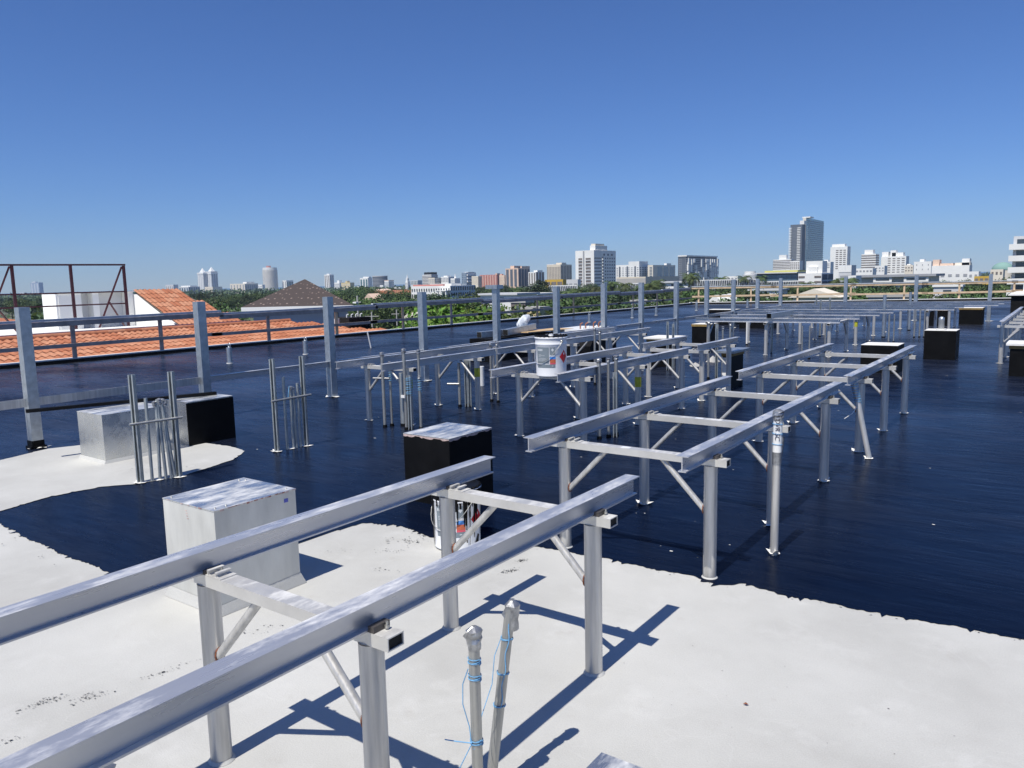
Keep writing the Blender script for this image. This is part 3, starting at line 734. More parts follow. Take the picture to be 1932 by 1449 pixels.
part('twine_run', MB().path([tuple(Vector(B2).lerp(Vector(T2), f) + Vector((.013, -.013, 0)) + Vector((.004 * math.sin(f * 40), 0, 0))) for f in [.47 + .02 * i for i in range(23)]], .0018, 5), 'blue_twine', n2_)
part('slack_twine', MB().path([(T2[0] - .016, T2[1] - .012, .52), (T2[0] - .03, T2[1] - .05, .44), (-1.375, 1.76, .36), (-1.37, 1.70, .29), (-1.355, 1.65, .24), (-1.345, 1.628, .225)], .0014, 5), 'blue_twine', n2_)
t3 = on(188, 1438, .60)
n3_ = thing('conduit_pipe', 'taped pipe tip peeking up below the nearest rail at bottom left', 'pipe', (t3.x, t3.y, 0), 0, 'taped pipes')
part('pipe', MB().cyl((t3.x, t3.y, 0), (t3.x, t3.y, .57), .0165, n=16), 'conduit_steel', n3_)
part('tape_cap', tape_blob((t3.x, t3.y, .575), .022, .07, 5), 'duct_tape', n3_)
# pole beside the second rack, handwriting on the taped part
q0 = on(1460, 1047); q1 = (q0.x + .004, q0.y + .006, .835)
pl = thing('conduit_pipe', 'tall white-wrapped pipe with handwriting beside the coating-edge rack', 'pipe', (q0.x, q0.y, 0), 0, 'taped pipes')
part('pipe', MB().cyl((q0.x, q0.y, 0), q1, .0225, n=20), 'leg_aluminium', pl)
part('white_wrap', MB().cyl((q0.x + .003, q0.y + .004, .56), (q0.x + .004, q0.y + .006, .80), .0245, n=20), 'white_plastic', pl)
part('tape_cap', tape_blob((q1[0], q1[1], q1[2] - .01), .0245, .065, 6, hook=False), 'duct_tape', pl)
part('tape_wrap', MB().cyl((q0.x + .0027, q0.y + .0038, .53), (q0.x + .003, q0.y + .0042, .60), .0252, n=14), 'duct_tape', pl)
for f in (.64, .70, .755): part('twine_band', MB().path(twine((q0.x + .003, q0.y + .005, 0), (q0.x + .003, q0.y + .005, 1), .0245, 1, f, f + .004), .0018, 5), 'blue_twine', pl)
tc = bpy.data.curves.new('handwriting', 'FONT'); tc.body = 'OVR SC'; tc.size = .036; tc.extrude = .0004; tc.shear = .15
tob = bpy.data.objects.new('handwriting_src', tc); COL.objects.link(tob)
dg = bpy.context.evaluated_depsgraph_get(); tme = bpy.data.meshes.new_from_object(tob.evaluated_get(dg)); bpy.data.objects.remove(tob)
tme.materials.clear(); tme.materials.append(MATS['ink'])
vd = Vector((q0.x, q0.y, 0)).normalized()     # letters run down the side that faces the open roof
zax = -vd; xax = Vector((0, 0, -1)); yax = zax.cross(xax)
to = link('handwriting', tme, pl); to.matrix_local = Matrix.Translation(Vector((.003, .005, .795)) + zax * .0262 - yax * .012) @ Matrix((xax, yax, zax)).transposed().to_4x4()
col_ = COLLARS[3]; link('base_collar', col_, pl, (0, 0, 0), (0, 0, .4), (.7, .7, 1.6))
w0 = on(1452, 990); w1 = Vector((w0.x + .06, w0.y + .01, .57))
pw = thing('conduit_pipe', 'slim pipe wrapped in tape and twine leaning beside the handwritten pipe', 'pipe', (w0.x, w0.y, 0), 0, 'taped pipes')
part('pipe', MB().cyl((w0.x, w0.y, 0), w1, .017, n=16), 'leg_aluminium', pw)
part('tape_wrap', MB().cyl(tuple(Vector((w0.x, w0.y, 0)).lerp(w1, .66)), tuple(w1 + Vector((.001, 0, .012))), .0195, .0185, n=12), 'duct_tape', pw)
part('twine_run', MB().path([tuple(Vector((w0.x, w0.y, 0)).lerp(w1, f) + Vector((-.014, -.016, 0)) + Vector((.003 * math.sin(f * 50), 0, 0))) for f in [.58 + .02 * i for i in range(20)]], .0024, 5), 'blue_twine', pw)
z0_ = on(1640, 866); z1_ = Vector((z0_.x - .16, z0_.y + .02, .70))
pz = thing('conduit_pipe', 'leaning pipe with blue twine wrap propped against the middle rack', 'pipe', (z0_.x, z0_.y, 0), 0, 'taped pipes')
part('pipe', MB().cyl((z0_.x, z0_.y, 0), z1_, .023, n=16), 'leg_aluminium', pz)
part('tape_cap', tape_blob(tuple(z1_), .026, .09, 9), 'duct_tape', pz)
part('tape_wrap', MB().cyl(tuple(Vector((z0_.x, z0_.y, 0)).lerp(z1_, .70)), tuple(Vector((z0_.x, z0_.y, 0)).lerp(z1_, .98)), .026, .029, n=12), 'duct_tape', pz)
part('twine_run', MB().path(twine((z0_.x, z0_.y, 0), tuple(z1_), .028, 9, .68, .95), .003, 5), 'blue_twine', pz)
part('twine_tail', MB().path([tuple(Vector((z0_.x, z0_.y, 0)).lerp(z1_, .66)), (z0_.x - .13, z0_.y - .08, .40), (z0_.x - .19, z0_.y - .1, .35)], .003, 5), 'white_flake', pz)
link('base_collar', COLLARS[1], pz, (0, 0, 0), (0, 0, 1), (.8, .8, 1))

def strut(x, y, h, ang=.5):                  # slotted C channel
    m = MB(); s_ = .0205
    for x0, x1, y0, y1 in ((-s_, s_, s_ - .003, s_), (-s_, -s_ + .003, -s_, s_ - .003), (s_ - .003, s_, -s_, s_ - .003), (-s_ + .003, -s_ + .011, -s_, -s_ + .003), (s_ - .011, s_ - .003, -s_, -s_ + .003)):
        m.box(x0, x1, y0, y1, 0, h)
    c, s2 = math.cos(ang), math.sin(ang)
    m.v = [(x + a * c - b * s2, y + a * s2 + b * c, z) for a, b, z in m.v]
    return m
def stand(label, u0, u1, h, pipes, tape, zbar):
    r_ = thing('conduit_stand', label, 'conduit stand', ((u0[0] + u1[0]) / 2, (u0[1] + u1[1]) / 2, 0), 0, 'conduit stands')
    for u in (u0, u1): part('upright_strut', strut(u[0], u[1], h), 'strut_steel', r_)
    d = (Vector((*u1, 0)) - Vector((*u0, 0))).normalized()
    off = Vector((d.y, -d.x, 0)) * .036
    part('cross_rod', MB().cyl(Vector((*u0, zbar)) - d * .05 + off, Vector((*u1, zbar + .015)) + d * .06 + off, .0115, n=10), 'conduit_steel', r_)
    for (f, hh, r0, lean) in pipes:
        p = Vector((*u0, 0)).lerp(Vector((*u1, 0)), f)
        part('pipe', MB().cyl(p, p + d * lean + Vector((0, 0, hh)), r0, n=12), 'strut_steel', r_)
    for (f, z, r0, h_) in tape:
        p = Vector((*u0, 0)).lerp(Vector((*u1, 0)), f); part('tape_cap', tape_blob((p.x, p.y, z), r0, h_, int(f * 100)), 'duct_tape', r_)
    for f, s_ in ((0.0, 1), (.5, .7), (1.0, 1)):
        p = Vector((*u0, 0)).lerp(Vector((*u1, 0)), f); link('base_collar', COLLARS[int(f * 2)], r_, (p.x - r_.location.x, p.y - r_.location.y, .004), (0, 0, f * 4), (s_, s_, .6))
    return r_
stand('conduit stand with two tall struts at the edge of the white patch', (-6.14, 3.24), (-6.04, 3.52), .90, [(.30, .70, .0135, 0), (.50, .66, .0135, .02), (.66, .68, .0135, -.02), (.80, .67, .0135, -.03), (.90, .66, .0135, -.06)],
      [(.52, .655, .016, .05), (.64, .675, .017, .05), (.72, .67, .016, .05), (.78, .66, .016, .05)], .50)
sd2 = stand('conduit stand with two tall struts standing on the black coating', (-6.14, 4.60), (-6.10, 4.92), .90, [(.34, .72, .0135, 0), (.55, .62, .0135, 0), (.66, .60, .0135, 0), (.80, .64, .0135, 0)],
      [(.56, .61, .018, .04), (.62, .60, .018, .04)], .50)
part('twine_tail', MB().path([(-6.11, 4.76, .62), (-6.10, 4.74, .56), (-6.10, 4.73, .50)], .004, 5), 'blue_twine', sd2)

def cluster(label, pipes, extra=()):
    """pipes: (x, y, height, radius, kind)"""
    r_ = thing('conduit_cluster', label, 'conduits', (pipes[0][0], pipes[0][1], 0), 0, 'conduit clusters')
    for i, (x, y, h, r0, kind) in enumerate(pipes):
        if kind == 's': part('strut', strut(x, y, h), 'strut_steel', r_)
        else:
            part('pipe', MB().cyl((x, y, 0), (x, y, h), r0, n=12), kind if kind in MATS else 'conduit_steel', r_)
            if kind == 't': part('tape_cap', tape_blob((x, y, h), r0 * 1.15, .05, i, 8, False), 'duct_tape', r_)
        part('tar_boot', MB().cyl((x, y, .0055), (x, y, .035), max(r0, .02) + .006, max(r0, .02) + .002, n=10), 'tar', r_)
    for nm, mb, mt in extra: part(nm, mb, mt, r_)
    return r_
def tw(x, y, z0, z1, r): return MB().path(twine((x, y, 0), (x, y, 1), r, int((z1 - z0) / .03) + 2, z0, z1), .0032, 5)
cluster('cluster of four tall conduits and a thick grey pipe at the conduit rack near end', [(-6.12, 6.03, .83, .018, 't'), (-6.10, 6.12, .72, .014, 't'), (-5.995, 6.20, .60, .035, 'strut_steel'), (-6.02, 6.26, .84, .016, 't')],
        [('clamp_pipe', MB().cyl((-6.24, 6.0, .55), (-6.05, 6.06, .55), .012, n=8), 'conduit_steel'), ('twine_wrap', tw(-6.10, 6.12, .5, .66, .016), 'blue_twine')])
cluster('cluster of strapped conduits tied with blue twine behind the large black box', [(-5.80, 6.04, .88, .018, 't'), (-5.76, 6.06, .60, .020, 's'), (-5.70, 6.16, .86, .015, 't'), (-5.66, 6.12, .58, .016, 't')],
        [('twine_wrap', tw(-5.76, 6.06, .38, .58, .03), 'blue_twine'), ('twine_wrap', tw(-5.66, 6.12, .42, .57, .018), 'blue_twine'), ('white_tag', MB().box(-5.83, -5.775, 6.00, 6.012, .36, .39), 'white_plastic')])
cluster('conduit and dark strut pair under the middle of the conduit rack', [(-6.29, 7.54, .57, .018, 'p'), (-6.21, 7.58, .60, .020, 's'), (-6.17, 7.60, .60, .020, 's')],
        [('clamp_pipe', MB().cyl((-6.42, 7.46, .30), (-6.28, 7.52, .30), .014, n=8), 'conduit_steel')])
cluster('pair of thin tall conduits at the left end of the bucket rack', [(-6.19, 8.08, .77, .015, 't'), (-6.06, 8.05, .78, .015, 't')])
cluster('three conduits with ring clamps right of the white bucket', [(-3.75, 6.64, .80, .020, 't'), (-3.71, 6.76, .79, .014, 't'), (-3.70, 6.90, .81, .019, 't'), (-3.66, 6.80, .66, .02, 's')])
cluster('two conduits rising between the racks behind the white bucket', [(-5.80, 10.15, .85, .016, 't'), (-5.70, 10.13, .81, .017, 't')])
cluster('dark conduit bundle behind the eighth tall post', [(-5.60, 12.3, .84, .020, 's'), (-5.52, 12.35, .80, .02, 's')])
cluster('bundle of taped conduits in front of the far racks', [(-4.55, 11.5, .88, .018, 't'), (-4.46, 11.6, .85, .018, 's'), (-4.40, 11.7, .80, .015, 't'), (-4.32, 11.8, .84, .015, 't')])
cluster('four thin conduits below the front far rack, left part', [(-6.05, 17.6, .6, .02, 'white_plastic'), (-5.7, 18.0, .62, .015, 'p'), (-5.6, 18.0, .62, .015, 'p'), (-4.95, 15.9, .66, .02, 's')])
cluster('pair of thin conduits below the front far rack, middle', [(-4.10, 15.0, .63, .014, 'p'), (-3.98, 15.05, .63, .014, 'p'), (-4.45, 18.1, .6, .016, 'p')])
cluster('group of conduits below the right end of the far racks', [(-3.35, 19.2, .65, .02, 'p'), (-3.28, 19.4, .65, .016, 'p'), (-3.1, 21.0, .7, .02, 'p'), (-3.0, 21.1, .7, .02, 'p'), (-2.9, 21.1, .7, .016, 'p')])
cluster('group of conduits standing among the rearmost far racks', [(-5.2, 20.6, .95, .03, 's'), (-5.0, 20.7, 1.0, .03, 's'), (-3.75, 20.8, 1.05, .04, 'galvanised'), (-3.6, 23.5, 1.05, .035, 'galvanised'), (-6.0, 23.3, 1.0, .03, 's')])
wp = on(908, 728)
wpo = thing('white_vent_pipe', 'short fat white plastic pipe below the conduit rack far end', 'vent pipe', (wp.x, wp.y, 0))
part('pipe', MB().cyl((wp.x, wp.y, 0), (wp.x, wp.y, .30), .052, n=20), 'white_plastic', wpo)
part('tar_spot', MB().cyl((wp.x - .01, wp.y - .052, .04), (wp.x - .01, wp.y - .056, .04), .016, n=8), 'tar', wpo)
# row of short vent pipes near the left edge of the roof
for i, (px, py) in enumerate(((434, 686), (577, 669), (984, 621), (1112, 608), (1193, 600), (1238, 595), (1314, 586), (1410, 580))):
    p = on(px, py); h = (.34, .32, .29, .29, .33, .32, .38, .34)[i]
    v = thing('vent_pipe', '%s short grey vent pipe with ring top from the left, near the roof edge' % ORD[i], 'vent pipe', (p.x, p.y, 0), 0, 'short vent pipes')
    part('pipe', MB().cyl((p.x, p.y, 0), (p.x, p.y, h), .056, n=16), 'galvanised', v)
    part('ring', MB().path([(p.x + .035 * math.cos(a), p.y + .01, h + .04 + .045 * math.sin(a)) for a in [k * math.pi / 5 for k in range(11)]], .012, 6), 'galvanised', v)
    part('foot_flange', MB().cyl((p.x, p.y, .0045), (p.x, p.y, .016), .07, n=12), 'white_flake', v)
p = on(700, 657)
single('leaning_pipe', MB().cyl((p.x, p.y, 0), (p.x - .12, p.y + .02, .40), .02, n=10), 'leg_aluminium', 'thin short pipe leaning left at the roof edge by the black unit', 'pipe', (p.x, p.y, 0))
for i, (px, py, r0) in enumerate(((1312, 691, .10), (1345, 683, .11))):
    p = on(px, py); m_ = MB(); rnd = random.Random(i); vs = [(p.x, p.y, .07 + .05 * i)]
    for k in range(12): q = r0 * rnd.uniform(.7, 1.3); vs.append((p.x + q * math.cos(k * .5236), p.y + q * 1.3 * math.sin(k * .5236), .006))
    m_.add(vs, [(0, k + 1, (k + 1) % 12 + 1) for k in range(12)])
    single('mortar_heap', m_, 'concrete', ('flat', 'taller') [i] + ' pale heap of mortar debris on the black roof behind the racks', 'debris', (p.x, p.y, 0))

# ================================================================== BUCKETS
def cyl_patch(r, a0, a1, z0, z1, n=10, taper=None):
    vs = []; 
    for z in (z0, z1):
        for i in range(n + 1):
            a = a0 + (a1 - a0) * i / n; q = r(z) if callable(r) else r
            vs.append((q * math.cos(a), q * math.sin(a), z))
    return MB().add(vs, [(i, i + 1, n + 2 + i, n + 1 + i) for i in range(n)], True)
def diamond(r, ac, zc, ha, hz, n=8):
    vs = []; fs = []
    for j in range(n + 1):
        t_ = -1 + 2 * j / n; wdt = (1 - abs(t_)) * ha
        for i in range(n + 1):
            a = ac - wdt + 2 * wdt * i / n; z = zc + t_ * hz; q = r(z); vs.append((q * math.cos(a), q * math.sin(a), z))
    for j in range(n):
        for i in range(n): o = j * (n + 1) + i; fs.append((o, o + 1, o + n + 2, o + n + 1))
    return MB().add(vs, fs, True)
BH, BR0, BR1 = .365, .138, .147
def brad(z): return BR0 + (BR1 - BR0) * z / BH
def bucket(label, loc, rz, dirty):
    r_ = thing('paint_bucket', label, 'bucket', loc, rz, 'five gallon pails')
    pf = [(0.0, .006), (BR0 - .012, .006), (BR0 - .004, 0.0), (BR0 + .003, .004), (BR0 + .003, .012), (brad(.03), .022)]
    pf += [(brad(.29), .29), (brad(.295) + .004, .296), (brad(.30) + .004, .303), (brad(.31), .309), (brad(.345), .345), (brad(.35) + .006, .352), (brad(.36) + .006, .362), (brad(.36) - .002, .366)]
    part('shell', MB().lathe(pf, n=48), 'white_paint', r_, world=False)
    ld = MB().lathe([(brad(.36) - .001, .3655), (brad(.36) + .004, .372), (brad(.36) - .012, .376), (brad(.36) - .018, .368), (.06, .366), (.001, .366)], n=48)
    for k in range(22):
        a = 2 * math.pi * k / 22; ld.cyl((brad(.36) * math.cos(a), brad(.36) * math.sin(a), .366), (brad(.36) * math.cos(a) * .96, brad(.36) * math.sin(a) * .96, .380), .010, .006, n=6)
    lo = part('lid', ld, 'tar', r_, world=False)
    part('spout_cap', MB().cyl((.02, .01, .3665), (.02, .01, .384), .026, .022, n=14), 'white_plastic', lo, world=False)
    e = lambda k: (lambda z: brad(z) + k)
    part('grey_label', cyl_patch(e(.0010), -.62, .28, .125, .275), 'label_grey', r_, world=False)
    part('grey_label', cyl_patch(e(.0010), -.62, .68, .085, .118), 'label_grey', r_, world=False)
    part('emblem_panel', cyl_patch(e(.0010), .33, .68, .205, .275), 'label_grey', r_, world=False)
    part('emblem', diamond(e(.0018), .505, .25, .09, .016, 4), 'label_light', r_, world=False)
    part('blue_swatch', cyl_patch(e(.0012), .33, .70, .165, .188), 'label_blue', r_, world=False)
    part('orange_swatch', cyl_patch(e(.0012), .33, .70, .132, .164), 'label_orange', r_, world=False)
    part('pink_swatch', cyl_patch(e(.0012), .33, .70, .119, .131), 'label_pink', r_, world=False)
    for a0, a1, z0, z1 in ((-.55, -.12, .240, .258), (-.5, -.25, .205, .208), (-.5, 0, .196, .199), (-.5, -.30, .187, .190), (-.5, .08, .172, .1745), (-.5, .12, .164, .1665), (-.5, .05, .156, .1585), (-.5, .12, .148, .1505), (.45, .55, .10, .106)):
        k = 4 if z1 - z0 > .01 else 1
        for i in range(k): part('print', cyl_patch(e(.0019), a0 + (a1 - a0) * i / k, a0 + (a1 - a0) * (i + (.72 if k > 1 else 1)) / k, z0, z1, 4), 'label_light', r_, world=False)
    dm = part('hazard_diamond', diamond(e(.0012), 1.33, .185, .36, .062), 'diamond_red', r_, world=False)
    part('flame', diamond(e(.0022), 1.33, .213, .06, .017, 4), 'white_paint', dm, world=False)
    for a in (1.15, 1.15 + math.pi):
        q = brad(.325); part('ear', MB().cyl((q * math.cos(a), q * math.sin(a), .325), ((q + .010) * math.cos(a), (q + .010) * math.sin(a), .325), .016, .011, n=14), 'conduit_steel', r_, world=False)
    pts = []
    for i in range(17):
        th = math.pi * i / 16; a = 1.15 + th; q = brad(.2) + .013; pts.append((q * math.cos(a - math.pi), q * math.sin(a - math.pi), .325 - .19 * math.sin(th)))
    part('wire_handle', MB().path(pts, .0022, 6), 'conduit_steel', r_, world=False)
    if dirty:
        rnd = random.Random(4); sp = MB()
        for k in range(120):
            a = rnd.uniform(-2.2, 1.9); top = .355; ln = min(.34, abs(rnd.gauss(0, .17)) + .04); wd = rnd.uniform(.02, .11) * (1 if ln < .12 else .6)
            if -2.2 < a < .25 or rnd.random() < .45:
                z = top; rows = 6; vs = []
                for j in range(rows + 1):
                    f = j / rows; ww = wd * (1 - .55 * f) * rnd.uniform(.6, 1.3); zz = z - ln * f; q = brad(zz) + .0035 + .001 * (k % 3)
                    vs += [(q * math.cos(a - ww), q * math.sin(a - ww), zz), (q * math.cos(a + ww), q * math.sin(a + ww), zz)]
                sp.add(vs, [(2 * j, 2 * j + 1, 2 * j + 3, 2 * j + 2) for j in range(rows)])
        o = part('tar_drips', sp, 'tar', r_, world=False); o['kind'] = 'stuff'
        rc = part('tar_coat', MB().lathe([(brad(.30) + .004, .304), (brad(.345) + .002, .345), (brad(.35) + .0075, .352), (brad(.36) + .0075, .363)], n=48), 'tar', r_, world=False)
        part('tar_crescent', MB().path([((brad(.07) + .004) * math.cos(1.22 + .10 * math.sin(f * 3) + .14 * f), (brad(.07) + .004) * math.sin(1.22 + .10 * math.sin(f * 3) + .14 * f), .035 + .045 * math.sin(f * 2.4)) for f in [k / 10 for k in range(14)]], .005, 6), 'tar', r_, world=False)
    return r_
va = math.atan2(-6.2, 4.05)                  # direction from the bucket back to where we stand
bucket('clean white paint bucket with red hazard diamond standing on a rack', (-4.115, 6.345, .6560), va - .42, False).scale = (1.06, 1.06, 1.05)
bd = on(840, 1040)
bucket('white paint bucket streaked with black tar at the coating edge', (bd.x - .01, bd.y + .13, .005), math.atan2(-bd.y, -bd.x) - .38, True)
# ================================================================== GUARD RAILS
gr = thing('guard_rail', 'weathered timber guard rail along the left roof edge', 'guard rail', (-18.1, 5, 0))
LP = [1.4, 3.6, 5.9, 8.31, 10.37, 13.52, 15.99, 18.88, 21.37, 24.14, 26.91, 29.81, 32.7, 35.61, 38.41, 41.2]
pm = MB().box(-.045, .045, -.02, .02, 0, .80).mesh('post', 'lumber_grey')
pm2 = MB().box(-.045, .045, -.02, .02, 0, .80).mesh('post', 'lumber_tan')
for i, y in enumerate(LP): link('post', pm if i in (3, 4, 5, 8) else pm2, gr, (0.0, y - 5, .099), (0, 0, 1.57 if i % 2 else 1.45))
ys = [0.5, 6.3, 11.9, 17.5, 23.0, 28.6, 34.0, 39.0, 42.6]
for i, (a, b) in enumerate(zip(ys[:-1], ys[1:])):
    z = .90 + (.05 if i % 2 else 0)
    part('top_rail', MB().bar((-18.1, a, z), (-18.1, b + .15, z + .02), .09, .055), 'lumber_blue', gr)
    part('under_rail', MB().bar((-18.06, a + .1, z - .085), (-18.06, b + .2, z - .065), .04, .11), 'lumber_grey', gr)
    part('mid_rail', MB().bar((-18.02, a - .2, .38 + (.02 if i % 3 == 0 else 0)), (-18.02, b + .1, .39), .038, .085), 'lumber_grey', gr)
gf = thing('guard_rail', 'fresh tan timber guard rail along the far roof edge', 'guard rail', (-18, 43, 0))
A, B_, C_ = Vector((-18.1, 43.05, 0)), Vector((-2.7, 49.1, 0)), Vector((23.5, 59.9, 0))
dz = Vector((0, 0, 1)); dA = (B_ - A).normalized(); nA = Vector((-dA.y, dA.x, 0))
L = (B_ - A).length; k = 0; f = 0.4
while f < L + 20:
    p = A + dA * f
    part('post', MB().bar(p + dz * .12, p + dz * .95, .09, .045), 'lumber_tan', gf); f += U(2.3, 3.0)
f = 0
while f < L + 18:
    g2_ = f + U(3.4, 4.6)
    a, b = A + dA * f, A + dA * (g2_ + .3)
    part('top_rail', MB().bar(a + dz * 1.03, b + dz * 1.03, .14, .04), 'lumber_blue', gf)
    part('under_rail', MB().bar(a + dz * .945 - nA * .03, b + dz * .95 - nA * .03, .04, .10), 'lumber_tan', gf)
    part('mid_rail', MB().bar(a + dz * (.47 + U(-.04, .04)) - nA * .06, b + dz * (.49 + U(-.04, .04)) - nA * .06, .04, .10), 'lumber_tan', gf)
    f = g2_

# ================================================================== NEIGHBOUR WITH THE TILE ROOF
TW, TE = 0.335, 0.36                          # tile width and exposure
def tile_mesh():
    n = 12; vs = []; wv = lambda f: .034 * (1 - math.cos(4 * math.pi * f)) / 2
    for (y, z0) in ((0, 0.018), (TE + .05, 0.002)):
        for i in range(n + 1): vs.append((i / n * TW - TW / 2, y, z0 + wv(i / n)))
    for i in range(n + 1): vs.append((i / n * TW - TW / 2, .003, .003 + wv(i / n)))
    fs = [(i, i + 1, n + 2 + i, n + 1 + i) for i in range(n)] + [(2 * n + 2 + i, 2 * n + 3 + i, i + 1, i) for i in range(n)]
    return raw('tile', vs, fs, 'terracotta', False)
TILE = tile_mesh()
nh = thing('tile_roof_building', 'neighbouring building with orange clay tile roof behind the left roof edge', 'building', (-18.3, 6, GZ))
def tiles(root, x0, z0, x1, z1, ylo, yhi):
    """rows climb from (x0,z0) to (x1,z1); ylo/yhi give each row its ends"""
    slope = math.atan2(z1 - z0, x0 - x1); L = math.hypot(x1 - x0, z1 - z0); rows = int(L / TE) + 1; out = []
    for r0 in range(rows):
        f = r0 * TE / L; x, z = x0 + (x1 - x0) * f, z0 + (z1 - z0) * f
        y = ylo(f) + U(-.012, .012)
        while y < yhi(f):
            # tile local +y climbs the slope (towards -x), local x runs along +y
            M_ = Matrix.Translation(Vector((x, y, z)) - root.location) @ Matrix.Rotation(math.pi / 2, 4, 'Z') @ Matrix.Rotation(slope, 4, 'X')
            o = link('tile', TILE, root); o.matrix_local = M_; out.append(o); y += TW
    return out
hipcut = lambda y0, y1: (lambda f: y0 + (y1 - y0) * f)
tiles(nh, -18.33, 0.03, -20.4, 0.45, lambda f: 4.6, hipcut(18.4, 15.9))
part('roof_bed', MB().add([(-18.2, 2, -.02), (-18.2, 18.3, -.02), (-20.5, 15.9, .44), (-20.5, 2, .44)], [(0, 1, 2, 3)]), 'shade_brown', nh)
for k in range(30):
    y = 2.6 + k * .45
    if y < 15.8: part('ridge_tile', MB().cyl((-20.45, y, .46), (-20.45, y + .47, .475), .085, .075, n=10), 'terracotta', nh)
part('ridge_shade_band', MB().box(-21.6, -20.62, 2, 15.2, .30, .52), 'oxide_red', nh)  # dark red box paints the shaded side behind the ridge
part('wall', MB().box(-32, -18.45, -4, 17.6, GZ, -.35), 'lilac_wall', nh)
part('flat_roof', MB().box(-32, -21.7, -4, 17.0, -.349, .35), 'white_stucco', nh)
part('coping', MB().box(-23.0, -21.75, 8.6, 12.4, .351, .50), 'white_stucco', nh)
# stair tower and mansard behind
st = thing('stair_tower', 'white stair tower with recesses greyed for shade and a tiled mansard, behind the red frame', 'building', (-25, 12, .35))
for nm, y0, y1, x0, mt in (('wall', 11.6, 12.30, -26.0, 'white_stucco'), ('recess', 12.30, 12.66, -26.35, 'pale_grey'), ('pier', 12.66, 12.86, -26.0, 'white_stucco'), ('recess', 12.86, 13.80, -26.35, 'pale_grey'), ('pier', 13.80, 14.02, -26.0, 'white_stucco')):  # recess walls are grey: their shade is put into the colour
    part(nm, MB().box(-26.95, x0, y0 + .002, y1 - .002, .352, 1.50), mt, st)
part('coping', MB().box(-27.0, -25.95, 11.55, 14.06, 1.501, 1.54), 'white_stucco', st)
part('side_wall', MB().box(-26.95, -26.02, 11.53, 11.60, .352, 1.49), 'white_stucco', st)
part('gable', MB().xprism([(-26.3, .352), (-23.6, .352), (-26.0, 1.44), (-26.3, 1.44)], 14.03, 14.12), 'white_stucco', st)
tl = tiles(st, -23.5, .40, -25.95, 1.46, lambda f: 14.30, lambda f: 16.5 - .8 * f)
part('mansard_bed', MB().add([(-23.4, 14.12, .34), (-23.4, 16.5, .34), (-26.0, 15.75, 1.44), (-26.0, 14.12, 1.44)], [(0, 1, 2, 3)]), 'shade_brown', st)
# dark red steel frame
rf = thing('billboard_frame', 'dark red steel frame with diagonal braces against the sky at left', 'steel frame', (-24.2, 10, .36))
X = -24.2
fy = [9.64 - 3.16, 9.64 - 1.58, 9.64, 11.22, 12.82]
part('top_chord', MB().bar((X, 2, 2.30), (X, 12.87, 2.36), .06, .05), 'oxide_red', rf)
for z in (1.50, 1.13): part('rail', MB().bar((X, 2, z), (X, 12.82, z + .03), .04, .04), 'oxide_red', rf)
for i, y in enumerate(fy):
    part('upright', MB().bar((X, y, .36), (X, y, 2.33), .07, .07), 'oxide_red', rf)
    if i in (0, 2, 4):
        part('brace', MB().bar((X - .02, y - .05, 2.30), (X - .3, y - .78, .40), .06, .05), 'oxide_red', rf)
        part('strut', MB().bar((X - .16, y - .45, 1.20), (X - .9, y + .35, .40), .04, .04), 'oxide_red', rf)
# orange roof scrap and planters on the terrace at far left
tr = thing('tile_roof_building', 'orange tiled roof corner glimpsed at the left photo edge', 'building', (-30, 8, GZ))
part('wall', MB().box(-44, -36, 4, 15.5, GZ, .20), 'lilac_wall', tr)
part('roof', MB().add([(-35.8, 4, .15), (-35.8, 15.8, .15), (-40, 13, .85), (-40, 4, .85)], [(0, 1, 2, 3)]), 'terracotta', tr)
# house with the brown hip roof
hp = thing('hip_roof_house', 'house with speckled dark brown hip roof and white eaves', 'house', (-40, 33, GZ))
e0, e1, ap = far(455, 585, 45), far(665, 572, 45), far(563, 528, 47)
ez = .42
E0 = Vector((e0.x, e0.y, ez)); E1 = Vector((e1.x + .4, e1.y - .3, ez))
dd = (E1 - E0).normalized(); nn = Vector((dd.y, -dd.x, 0)) * -1
if nn.dot(Vector((-.58, .8, 0))) < 0: nn = -nn
# turn the plan a little so that two slopes show
E2, E3 = E1 + nn * 6.0 - dd * 3.6, E0 + nn * 6.0 - dd * 1.5
F0 = E0 - nn * .0; AP = (E0 + E1 + E2 + E3) / 4; AP.z = 2.18
AP = Vector((ap.x, ap.y, 0)) + nn * 1.2; AP.z = ap.z + .05
part('roof', MB().add([E0, E1, E2, E3, AP], [(0, 1, 4), (1, 2, 4), (2, 3, 4), (3, 0, 4)]), 'brown_shingle', hp)
part('fascia', MB().add([E0, E1, E2, E3, E0 - dz * .22, E1 - dz * .22, E2 - dz * .22, E3 - dz * .22], [(0, 1, 5, 4), (1, 2, 6, 5), (2, 3, 7, 6), (3, 0, 4, 7), (4, 5, 6, 7)]), 'white_stucco', hp)
q = [E0 + dd * .5 + nn * .5, E1 - dd * .5 + nn * .5, E2 - dd * .5 - nn * .5, E3 + dd * .5 - nn * .5]
part('wall', MB().prism([(v.x, v.y) for v in q], GZ, ez - .22), 'lilac_wall', hp)
wq = q[1] - dd * 1.0 - nn * .02; part('window', MB().bar(wq - dz * .75, wq + dd * .45 - dz * .75, .03, .7), 'window_glass', hp)
